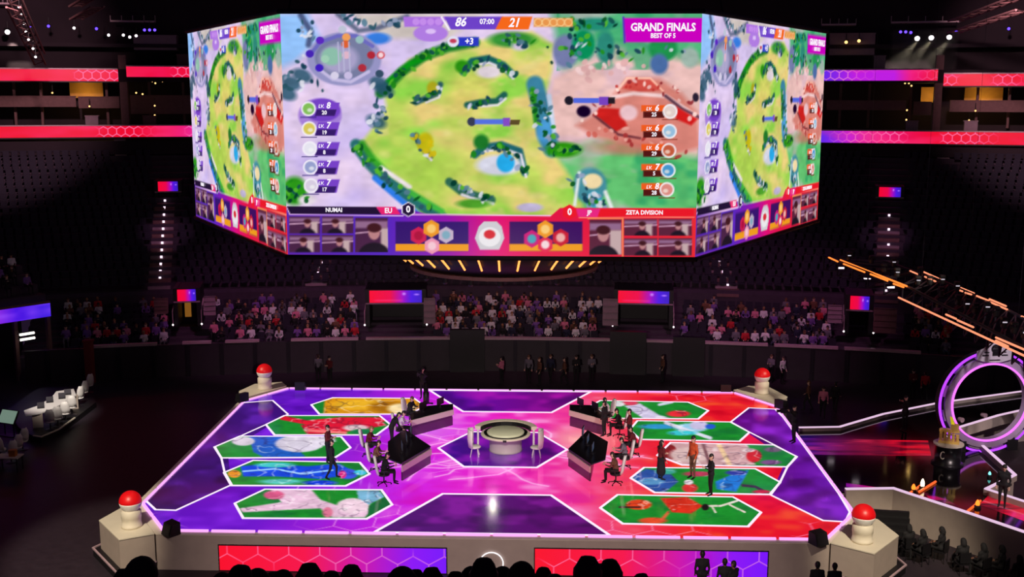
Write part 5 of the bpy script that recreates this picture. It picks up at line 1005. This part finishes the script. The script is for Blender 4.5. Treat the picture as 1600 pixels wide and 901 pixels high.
# trophy
tp = U(1480, 724, ZS-.04); ped = thing('trophy_pedestal', 'black round pedestal with a white rim carrying the golden trophy', 'pedestal', (tp.x, tp.y, ZS-.04))
q = MB(); q.lathe([(.66, 0), (.66, .06), (.56, .08), (.56, .86), (.6, .9)], n=36); q.build('drum', M_top, ped, True); q = MB(); q.lathe([(.6, .88), (.64, .9), (.64, .96), (.5, .97)], n=36); q.build('rim', M_plinth, ped)
q = MB(); q.lathe([(.68, 0), (.68, .05), (.64, .05)], n=36); q.build('foot_ring', M_dmetal, ped)
q = MB()
for k in range(24): a, b_ = R(15*k), R(15*k+15); q.tube((-.38+.1*math.cos(a), -.44, .52+.16*math.sin(a)), (-.38+.1*math.cos(b_), -.44, .52+.16*math.sin(b_)), .025, n=5)
q.build('round_emblem', M_plinth, ped)
M_gold = mat('gold', (246, 204, 110), .35, .35, .05, .2, 14)
tr = thing('golden_trophy', 'golden trophy of stacked block shapes topped by a bright yellow fin', 'trophy', (tp.x, tp.y, ZS-.04+.972), R(-20))
q = MB(); q.box((0, 0, .06), (.86, .4, .12)); q.build('base', M_gold, tr)
for k in range(5): q = MB(); q.box((-.34+.17*k, -.06-.02*(k % 2), .3-.02*k), (.13, .2, .36)); q.box((-.34+.17*k, -.17, .3-.02*k), (.05, .06, .2)); q.build('block', M_gold, tr)
q = MB(); q.prism([(-.42, .02), (.1, -.06), (.42, .04), (.3, .2), (-.3, .2)], .46, .6); q.build('crown_slab', M_gold, tr)
q = MB(); q.prism([(.05, -.04), (.34, -.02), (.38, .16), (.12, .2)], .6, .84); q.build('upper_block', M_gold, tr)
q = MB(); q.add([(.06, .02, .8), (.2, .02, .8), (.2, .12, .8), (.06, .12, .8), (-.02, .02, 1.16), (.1, .02, 1.12), (.1, .12, 1.12), (-.02, .12, 1.16)], [(3, 2, 1, 0), (4, 5, 6, 7), (0, 1, 5, 4), (1, 2, 6, 5), (2, 3, 7, 6), (3, 0, 4, 7)]); q.build('fin', emit('fin_yellow', (240, 225, 30), .5, (235, 220, 40)), tr)
# glow bodies added for the orange light on the walkway, and a teal lamp
def flare(px, py, label, m, h=.34, r=.07, rz=0.5):
    v = U(px, py, ZS-.03); o = thing('floor_flare', label, 'lamp', (v.x, v.y, ZS-.036), rz); q = MB(); q.lathe([(r*2, 0), (r*2, .08), (r*1.2, .12)], n=12); q.build('base', M_black, o); q = MB(); q.lathe([(r, .1), (r*1.25, .1+h*.4), (r*.7, .1+h*.8), (.01, .1+h)], n=12); q.build('bulb', m, o, True)
flare(1441, 763, 'bright white-hot glow body added for the orange light in front of the trophy', emit('flare_white', (255, 220, 180), 5)); flare(1427, 768, 'added orange glow body before the pale wall', emit('flare_orange', (255, 110, 30), 3), .25)
flare(1527, 793, 'added orange glow body at the red carpet', emit('flare_orange', (255, 110, 30), 3), .25); flare(1546, 745, 'tiny teal floor lamp below the zigzag wall', emit('flare_teal', (120, 240, 230), 2), .16, .05)
for (x0, y0, x1, y1) in ((1420, 771, 1440, 757), (1436, 768, 1462, 752), (1512, 798, 1532, 782)):
    q = MB(); q.tube(U(x0, y0, ZS+.015), U(x1, y1, ZS+.015), .05, n=6); tag(q.build('glow_tube', emit('tube_orange', (250, 100, 40), 1.2)), 'orange glow tube added on the glossy walkway', 'light tube', 'orange tubes on the walkway')
person('stand', at(1565, 792, ZS-.03), R(150), 'person in black standing on the red carpet', 'black'); person('camera', at(1413, 672, ZS-.03), R(120), 'crew member in black standing on the walkway before the ring gate', 'black')
for (px, py, lb) in ((1500, 664, 'small pale spotlight on the walkway behind the trophy'), (1536, 657, 'small white spotlight at the end of the inner wall')):
    v = U(px, py, ZS-.03); o = thing('floor_spotlight', lb, 'lamp', (v.x, v.y, ZS-.036), .4); q = MB(); q.box((0, 0, .05), (.2, .2, .1)); q.tube((0, 0, .1), (0, 0, .2), .03, n=6); q.build('yoke', M_black, o); q = MB(); q.tube((0, .1, .3), (0, -.14, .3), .1, .13, 12); q.build('head', M_rail, o)
# seated people along the pale wall
for k, (px, py) in enumerate(((1421, 823), (1443, 831), (1473, 827), (1506, 845), (1538, 853), (1567, 856), (1594, 872))):
    v = U(px, py, 1.28); person('sit_back', (v.x, v.y, 0), R(10+20*(k % 3)), 'dark spectator on a folding chair in front of the pale walkway wall', 'black', hr='black', sk=2, group='spectators at the pale wall')
    q = MB(); q.box((0, .02, .43), (.44, .44, .05)); q.box((0, -.2, .7), (.42, .04, .4))
    for sx in (-1, 1):
        for sy in (-1, 1): q.tube((.18*sx, .18*sy, 0), (.18*sx, .18*sy, .42), .015, n=5)
    c = q.build('folding_chair', M_black); c.location = (v.x, v.y, 0); c.rotation_euler = (0, 0, R(10+20*(k % 3))); tag(c, 'black folding chair of a spectator at the pale walkway wall', 'chair', 'folding chairs at the pale wall')
# people standing on the floor in front of the stage
for (px, py, lb, pose) in ((1098, 862, 'dark figure standing before the violet end of the front screen', 'stand'), (1133, 874, 'dark figure in a cap before the violet front screen', 'stand'), (1147, 878, 'shorter dark figure beside the one in the cap', 'hold'), (1278, 879, 'dark figure standing before the red front plinth', 'stand'), (1305, 881, 'second dark figure before the red front plinth', 'stand')):
    v = U(px, py, 1.72); person(pose, (v.x, v.y, 0), R(0 if pose == 'stand' else 40), lb, 'black', sk=2)
# ---------------------------------------------------------------- orange-lit lighting truss
tz = 8.6; gan = thing('lighting_truss', 'long hanging truss edged with glowing orange lines and small lamps', 'truss', (0, 0, 0))
E_or = emit('truss_orange', (255, 130, 50), 1.5); E_sal = emit('truss_salmon', (255, 150, 110), 1.2)
def chord(pix, z, r, m, name): q = MB(); P_ = [U(x, y, z) for x, y in pix]; [q.tube(a, b_, r, n=6) for a, b_ in zip(P_[:-1], P_[1:])]; return q.build(name, m, gan)
LOW = [(1288, 400), (1418, 447.5), (1500, 490), (1600, 543), (1680, 590)]; UPP = [(1380, 408), (1470, 438), (1574, 484), (1680, 540)]
chord(LOW, tz, .07, M_dmetal, 'chord'); chord(UPP, tz, .07, M_dmetal, 'chord'); chord(LOW, tz-.8, .07, M_dmetal, 'chord'); chord(UPP, tz-.8, .07, M_dmetal, 'chord')
for pix in (((1295, 402), (1309, 408.5)), ((1313, 406), (1417, 447)), ((1318, 412), (1351, 425)), ((1360, 428), (1387, 438.5)), ((1396, 443), (1412, 448.5))): chord(pix, tz+.05, .045, E_or, 'glow_line')
for pix in (((1404, 464.5), (1500, 509)), ((1500, 509), (1610, 560)), ((1478, 491), (1494, 498)), ((1496, 500), (1521, 511)), ((1556, 527), (1610, 550)), ((1556, 532), (1575, 541)), ((1422, 423), (1436, 429)), ((1443, 424.5), (1470, 436.5)), ((1445, 432), (1462, 439.5)), ((1495, 447), (1522, 458)), ((1496, 452), (1504, 455)), ((1508, 457), (1518, 460)), ((1526, 462), (1546, 470)), ((1546, 467), (1572, 478)), ((1548, 472), (1574, 483.5)), ((1596, 494), (1612, 500))): chord(pix, tz+.05, .04, E_sal, 'glow_line')
ll = [U(x, y, tz) for x, y in LOW]; uu = [U(x, y, tz) for x, y in UPP]
def along(P_, t): n = len(P_)-1; k = min(int(t*n), n-1); return P_[k].lerp(P_[k+1], t*n-k)
dz = Vector((0, 0, .8))
for k in range(22):
    t = k/21; a, b_ = along(ll, t), along(uu, t); q = MB(); q.tube(a, b_, .04, n=5); q.tube(a-dz, b_-dz, .04, n=5); q.tube(a, a-dz, .04, n=5); q.tube(b_, b_-dz, .04, n=5)
    if k < 21: q.tube(a, along(uu, (k+1)/21), .03, n=5); q.tube(a-dz, along(ll, (k+1)/21), .03, n=5)
    q.build('lattice', M_dmetal, gan)
for k in range(5):
    t = .05+.9*k/4; q = MB(); a = along(ll, t).lerp(along(uu, t), .5); q.tube(a, a+Vector((0, 0, 14)), .006, n=5); q.build('hoist_cable', M_dmetal, gan)
for px, py in ((1314, 418), (1355, 434), (1392, 448)):
    v = U(px, py, tz-1.25); q = MB(); q.box(tuple(v), (.34, .2, .12)); q.build('marker_lamp', emit('marker_white', (255, 235, 245), 1.4), gan)
    q = MB(); q.box(tuple(v+Vector((0, .05, .1))), (.4, .3, .1)); q.tube(v+Vector((0, .05, .1)), v+Vector((0, .05, .5)), .03, n=5); q.build('lamp_bracket', M_black, gan)
hd = None
for k in range(26):
    t = (k+.5)/26; a = along(ll, t).lerp(along(uu, t), random.choice((.15, .4, .7))); m = M_black
    q = MB(); q.box((0, 0, .3), (.3, .3, .14)); q.tube((-.17, 0, .24), (-.17, 0, 0), .03, n=5); q.tube((.17, 0, .24), (.17, 0, 0), .03, n=5); q.lathe([(.08, .14), (.15, .08), (.16, -.14), (.13, -.2)], n=12); o = q.build('moving_head', [m], gan); o.location = a+Vector((0, 0, .3)); o.scale = (.75, .75, .75)
    if k % 2: q = MB(); q.box((0, -.12, .12), (.22, .04, .06)); q.build('status_lamp', emit('status_white', (230, 220, 235), .7), o)
# ================================================================ BROADCAST DESK ON THE FLOOR
rz_ = .3; ris = thing('desk_riser', 'low black riser with a pale curved edge under the white broadcast desk', 'platform', (0, 0, 0))
RP = [U(x, y, rz_) for x, y in ((30, 668), (52, 681), (64, 683), (92, 671), (117, 653), (150, 628), (135, 602), (60, 606), (10, 640))]
q = MB(); q.prism([(v.x, v.y) for v in RP], 0, rz_); q.build('deck', M_black, ris)
q = MB(); q.strip([(v.x, v.y, rz_) for v in RP[1:5]], .09, .05); q.build('pale_edge', M_plinth, ris)
zt = rz_+.8; dk = thing('broadcast_desk', 'white curved broadcast desk with laptops on the dark floor', 'desk', (0, 0, 0))
DP = [U(x, y, zt) for x, y in ((37, 641), (60, 633), (80, 621), (88, 611), (115, 607), (119, 617), (100, 628), (82, 638), (62, 645), (40, 648))]
q = MB(); q.prism([(v.x, v.y) for v in DP], zt-.06, zt); q.build('top', M_cw, dk)
for (x, y) in ((56, 645), (112, 617), (84, 626)): v = U(x, y, zt); q = MB(); q.box((v.x, v.y+.15, (rz_+zt-.06)/2), (.5, .3, zt-.06-rz_), .4); q.build('leg_panel', M_stage, dk)
sc_ = thing('studio_chair', 'white studio chair in the slanting row at the end of the broadcast desk', 'chair', group='white chairs at the desk end')
q = MB(); ringp = []
for z, w_, y in ((.46, .24, -.2), (.7, .25, -.24), (.95, .22, -.27), (1.15, .12, -.29)): ringp += [(-w_, y+.05, z), (0, y-.05, z), (w_, y+.05, z), (w_, y+.1, z), (0, y, z), (-w_, y+.1, z)]
q.add(ringp, [(k*6+i, k*6+(i+1) % 6, (k+1)*6+(i+1) % 6, (k+1)*6+i) for k in range(3) for i in range(6)]+[(5, 4, 3, 2, 1, 0), (18, 19, 20, 21, 22, 23)]); q.build('backrest', M_cw, sc_, True)
q = MB(); q.lathe([(.22, .4), (.27, .44), (.25, .49), (.1, .5)], n=16); q.build('seat', M_cw, sc_, True)
q = MB(); q.tube((0, 0, .03), (0, 0, .42), .03, n=8); q.lathe([(.26, 0), (.26, .02), (.04, .05)], n=16); q.build('pedestal', M_dmetal, sc_)
LC = [(124, 633, rz_, R(60), 0), (131, 624, rz_, R(60), 0), (139, 613, rz_, R(60), 0), (91, 666, rz_, R(20), 1), (103, 658, rz_, R(20), 1), (113, 648, rz_, R(25), 1), (79, 671, rz_, R(20), 1), (27, 712, 0, R(60), 2), (36, 702, 0, R(60), 2), (18, 722, 0, R(60), 2), (2, 716, 0, R(0), 2)]
for k, (x, y, z, rz, kind) in enumerate(LC):
    v = U(x, y, z); lb, gp = (('white studio chair in the slanting row at the end of the broadcast desk', 'white chairs at the desk end'), ('white studio chair standing before the broadcast desk', 'white chairs before the desk'), ('white studio chair at the low cream table beside the riser', 'white chairs at the cream table'))[kind]
    if k == 0: sc_.location = (v.x, v.y, z); sc_.rotation_euler = (0, 0, rz)
    else: dup(sc_, (v.x, v.y, z), rz, lb, gp)
for k, (x, y) in enumerate(((64, 637), (78, 628), (97, 622), (106, 616))):
    v = U(x, y, zt); o = thing('laptop', 'open black laptop on the white broadcast desk', 'laptop', (v.x, v.y, zt+.001), R(25), 'laptops on the broadcast desk'); q = MB(); q.box((0, 0, .012), (.36, .26, .024)); q.build('keyboard_half', M_black, o)
    q = MB(); q.add([(-.18, .12, .02), (.18, .12, .02), (.18, .2, .26), (-.18, .2, .26), (-.18, .14, .02), (.18, .14, .02), (.18, .22, .26), (-.18, .22, .26)], [(0, 1, 2, 3), (7, 6, 5, 4), (0, 4, 5, 1), (3, 2, 6, 7), (0, 3, 7, 4), (1, 5, 6, 2)]); q.build('lid', M_dmetal, o)
ct = U(14, 712, .72); o = thing('cream_table', 'low cream table with an orange box beside the riser', 'table', (ct.x, ct.y, 0)); q = MB(); q.box((0, 0, .7), (1.1, .7, .05)); q.build('top', M_plinth, o)
for sx in (-1, 1):
    for sy in (-1, 1): q = MB(); q.tube((.48*sx, .28*sy, 0), (.48*sx, .28*sy, .68), .025, n=6); q.build('leg', M_dmetal, o)
q = MB(); q.box((0, 0, .14), (.3, .25, .28)); q.box((0, 0, .29), (.32, .27, .03)); o = q.build('orange_box', mat('box_orange', (210, 130, 40), .6)); o.location = (ct.x+.2, ct.y, .726); tag(o, 'small orange box on the low cream table', 'box')
ms = U(13, 651, 1.0); o = thing('preview_monitor', 'pale green tilted preview monitor beside the broadcast desk', 'monitor', (ms.x, ms.y, 0), R(-20))
q = MB(); T = Matrix.Rotation(R(-32), 4, 'X'); q.box((0, 0, 0), (1.1, .08, .75), T=T); s2 = q.build('shell', M_black, o); s2.location = (0, 0, 1.0); q = MB(); q.box((0, -.045, 0), (1.02, .012, .68), T=T); s2 = q.build('display', emit('preview_green', (118, 142, 128), .8), o); s2.location = (0, 0, 1.0)
q = MB(); q.tube((-.3, 0, 0), (-.3, 0, .8), .03, n=6); q.tube((.3, 0, 0), (.3, 0, .8), .03, n=6); q.box((0, 0, .02), (.9, .5, .04)); q.build('stand', M_dmetal, o)
# side gallery with a violet fascia screen, tube lamps inside and spectators above
GZ = 4.6; g1 = U(78, 473, GZ); g0 = U(-70, 494, GZ); gd = (g1-g0); gl = gd.length; ga = math.atan2(gd.y, gd.x)
gal = thing('side_gallery', 'dark side gallery with a violet screen along its edge', 'gallery', (g0.x, g0.y, 0), ga)
q = MB(); q.box((gl/2, 2.2, GZ-.4), (gl, 4.2, .72)); q.build('deck', M_black, gal); q = MB(); q.box((gl/2, 4.2, (GZ-.7)/2), (gl, .2, GZ-.7)); q.build('back_wall', M_black, gal)
for x in (gl-.1, gl*.62, gl*.25): q = MB(); q.box((x, .25, (GZ-.7)/2), (.22, .3, GZ-.7)); q.build('post', M_brown, gal)
q = MB(); q.box((gl/2, .05, GZ+.08), (gl, .2, .1)); q.build('ledge', M_brown, gal)
nx, nz_ = 120, 16; P = np.zeros((nz_, nx, 3)); P[..., 0] = np.linspace(0, gl, nx)[None]; P[..., 1] = -.02; P[..., 2] = np.linspace(GZ-.84, GZ, nz_)[:, None]; p = Paint(P[..., 0], P[..., 2], (0, 0, 0)); p.c = cols(P[..., 0]/gl, [(0, (150, 30, 200)), (.45, (130, 40, 225)), (.62, (76, 20, 225)), (1, (66, 34, 225))]); p.blotch((150, 80, 255), 1.5, .6, 4, .5, .8, .6)
me = gridmesh('fascia_screen', P, M_led); picture(me, p.linear()); link('fascia_screen', me, gal)
for k, (px, py) in enumerate(((35, 524.5), (36, 532.5))):
    q = MB(); v = U(px, py, 3.0-.3*k); o = thing('tube_lamp', ('upper', 'lower')[k]+' of two white tube lamps inside the side gallery', 'lamp', (v.x, v.y+.6, 3.0-.3*k), ga); q.tube((-.45, 0, 0), (.45, 0, 0), .075, n=8); q.build('tube', emit('tube_white', (255, 246, 235), 2.2), o); q = MB(); q.box((0, .1, .05), (1.0, .12, .12)); q.build('fitting', M_dmetal, o)
q = MB()
for k in range(4): q.box((gl/2, 1.0+.95*k, GZ+.25*(k+1)), (gl, .95, .5*(k+1)))
q.build('rake_steps', M_conc, gal)
GM = Matrix.Translation((g0.x, g0.y, 0)) @ Matrix.Rotation(ga, 4, 'Z')
for k in range(4):
    for i in range(9):
        if random.random() < .45: continue
        x = gl*.42+.62*i
        if x > gl-.4: continue
        v = GM @ Vector((x, 1.1+.95*k, GZ+.5*(k+1)+.02)); nm = random.choice(('black', 'purple', 'black', 'white')); person(random.choice(('sit', 'sit_clap', 'sit_lean')), v, ga+math.pi+random.uniform(-.3, .3), 'spectator in %s seated on the side gallery above the violet screen' % nm, nm, sk=random.randint(0, 1), hr=random.randint(0, 2), group='gallery spectators in '+nm)
q = MB(); v = U(142, 598, 0); q.box((0, 0, 1.3), (.45, .45, 2.6)); q.box((0, 0, 2.65), (.55, .55, .12)); o = q.build('red_post', mat('dull_red', (120, 34, 30), .7, 0, .05, .2, 5)); o.location = (v.x, v.y, 0); tag(o, 'dull red square post behind the row of white chairs', 'post')
# ================================================================ SPECTATORS
random.seed(11); pick = SPOTS[:]; random.shuffle(pick); n_ = 0
KIND = [('white', 'white', 4), ('red', 'red', 2), ('pink', 'pink', 3), ('purple', 'purple', 3), ('black', 'black', 4), ('grey', 'grey', 3), ('navy', 'navy', 2), ('brown', 'brown', 1)]
names = [k for k in KIND for _ in range(k[2])]
for (p_, t, px, k) in pick:
    sec = 'centre' if 674 <= px <= 940 else 'side'
    if random.random() > (.8 if sec == 'centre' else .56) or n_ >= 285: continue
    nm = random.choice(names)[0]; wh = 'between the two wide tunnels' if sec == 'centre' else ('between wide and narrow tunnels' if 334 <= px <= 560 or 1066 <= px <= 1302 else 'beyond the narrow tunnel')
    person(random.choice(('sit', 'sit', 'sit_lean', 'sit_clap', 'sit_phone')), (p_[0]+random.uniform(-.05, .05), p_[1]-.04, p_[2]), math.pi-t+random.uniform(-.25, .25), 'spectator in a %s top in the lower stand %s' % (nm, wh), nm, random.choice(('black', 'jeans', 'grey')), random.randint(0, 2), random.randint(0, 3), group='lower stand spectators in %s, %s' % (nm, wh), sc=random.uniform(.94, 1.06)); n_ += 1
# dim people on the floor behind the stage
for (px, py, top) in ((498, 597, 'grey'), (516, 600, 'maroon'), (784, 601, 'pink'), (826, 598, 'grey'), (843, 602, 'brown'), (860, 597, 'navy'), (882, 602, 'brown'), (900, 598, 'black'), (924, 597, 'grey'), (1035, 597, 'brown'), (1204, 597, 'grey'), (1222, 600, 'white'), (1262, 642, 'brown'), (1285, 652, 'pink'), (1304, 644, 'black'), (1425, 622, 'maroon'), (1444, 626, 'red')):
    v = U(px, max(py, 597), 0); person(random.choice(('stand', 'hold', 'walk')), (v.x, v.y, 0), random.uniform(0, 6.2), 'crew member in a %s top on the dark floor behind the stage' % top, top, hr=random.randint(0, 2), group='floor crew in '+top)
# nearest spectators below the camera, coloured black because they sit unlit
FG = [(218, 868, 6.6), (366, 880, 6.6), (484, 876, 6.6), (628, 884, 6.6), (756, 869, 6.6), (918, 865, 6.6), (402, 887, 7.7), (548, 880, 7.7), (676, 883, 7.7), (814, 876, 7.7), (966, 871, 7.7), (190, 886, 7.7), (440, 889, 8.8), (514, 890, 8.8), (712, 890, 8.8), (784, 884, 8.8), (868, 895, 8.8), (1004, 893, 8.8), (346, 893, 9.9), (430, 892, 9.9), (650, 887, 9.9), (736, 884, 9.9), (843, 884, 9.9), (936, 878, 9.9), (232, 890, 9.9)]
for y0_, y1_, zt_ in ((-43.4, -42.2, 13.08), (-42.2, -41.1, 12.5), (-41.1, -40.0, 11.95), (-40.0, -38.9, 11.4)):
    q = MB(); q.prism([(-5, y0_), (9, y0_), (9, y1_), (-5, y1_)], 0, zt_); tag(q.build('balcony_tier', M_conc), kind='structure')
for k, (px, py, d) in enumerate(FG):
    fz_ = 13.08 if d < 7 else (12.5 if d < 8 else (11.95 if d < 9 else 11.4))
    dr_ = ray(px, py); v = CAMP+dr_*(d/dr_[1]); yh, zh = ((.03, 1.41), (.25, 1.345), (.03, 1.415))[k % 3]; v[1] -= yh; z = v[2]-zh
    person(('sit_back', 'sit_lean', 'sit')[k % 3], (v[0], v[1], z), R(random.uniform(-12, 12)), 'dark %s spectator seen from behind as a silhouette below the stage front' % ('hooded', 'long-haired', 'short-haired')[k % 3], 'black', hr='black', sk=2, group='nearest %s spectators in silhouette' % ('hooded', 'long-haired', 'short-haired')[k % 3])
    q = MB(); q.box((0, 0, .43), (.46, .44, .06)); q.box((0, -.24, .66), (.44, .05, .5)); q.tube((0, 0, .42), (0, 0, fz_-z), .05, n=8); q.box((0, 0, fz_-z+.01), (.4, .4, .02))
    o = q.build('stadium_chair', M_seat); o.location = (v[0], v[1], z); tag(o, 'dark folding chair under a silhouetted spectator', 'chair', 'seats of the nearest spectators')

pf = U(770, 789, ZS); dv = ray(770, 789); dv = np.array([dv[0], dv[1], -dv[2]]); tt = (13.0-pf.y)/dv[1]; lp = Vector(np.array(pf)+dv*tt)
o = thing('follow_spot', 'bright follow spot hanging behind the big screen, mirrored in the dark front panel', 'lamp', lp)
q = MB(); q.tube((0, .35, .1), (0, -.05, 0), .2, .26, 16); q.tube((0, .3, .2), (0, .3, max(.3, JZ0-lp.z-.02)), .02, n=6); q.build('housing', M_black, o)
q = MB(); q.ball((0, -.08, 0), .18, 14, 8); q.build('lens', emit('follow_glow', (255, 246, 225), 45), o, True)

# haze where the white moving heads throw their beams
q = MB(); arcpx(q, 1398, 1500, 44, 108, 124.2, 6.2, 4); hz = q.build('haze', M_black); hm = bpy.data.materials.new('haze'); hm.use_nodes = True; nt = hm.node_tree; nt.nodes.clear()
out = nt.nodes.new('ShaderNodeOutputMaterial'); vs_ = nt.nodes.new('ShaderNodeVolumeScatter'); vs_.inputs['Color'].default_value = (1, .95, .85, 1); vs_.inputs['Density'].default_value = .03; vs_.inputs['Anisotropy'].default_value = .2
nt.links.new(vs_.outputs[0], out.inputs['Volume']); hz.data.materials.clear(); hz.data.materials.append(hm); tag(hz, 'thin haze lit by the white moving heads under the roof', 'haze', kind='stuff')
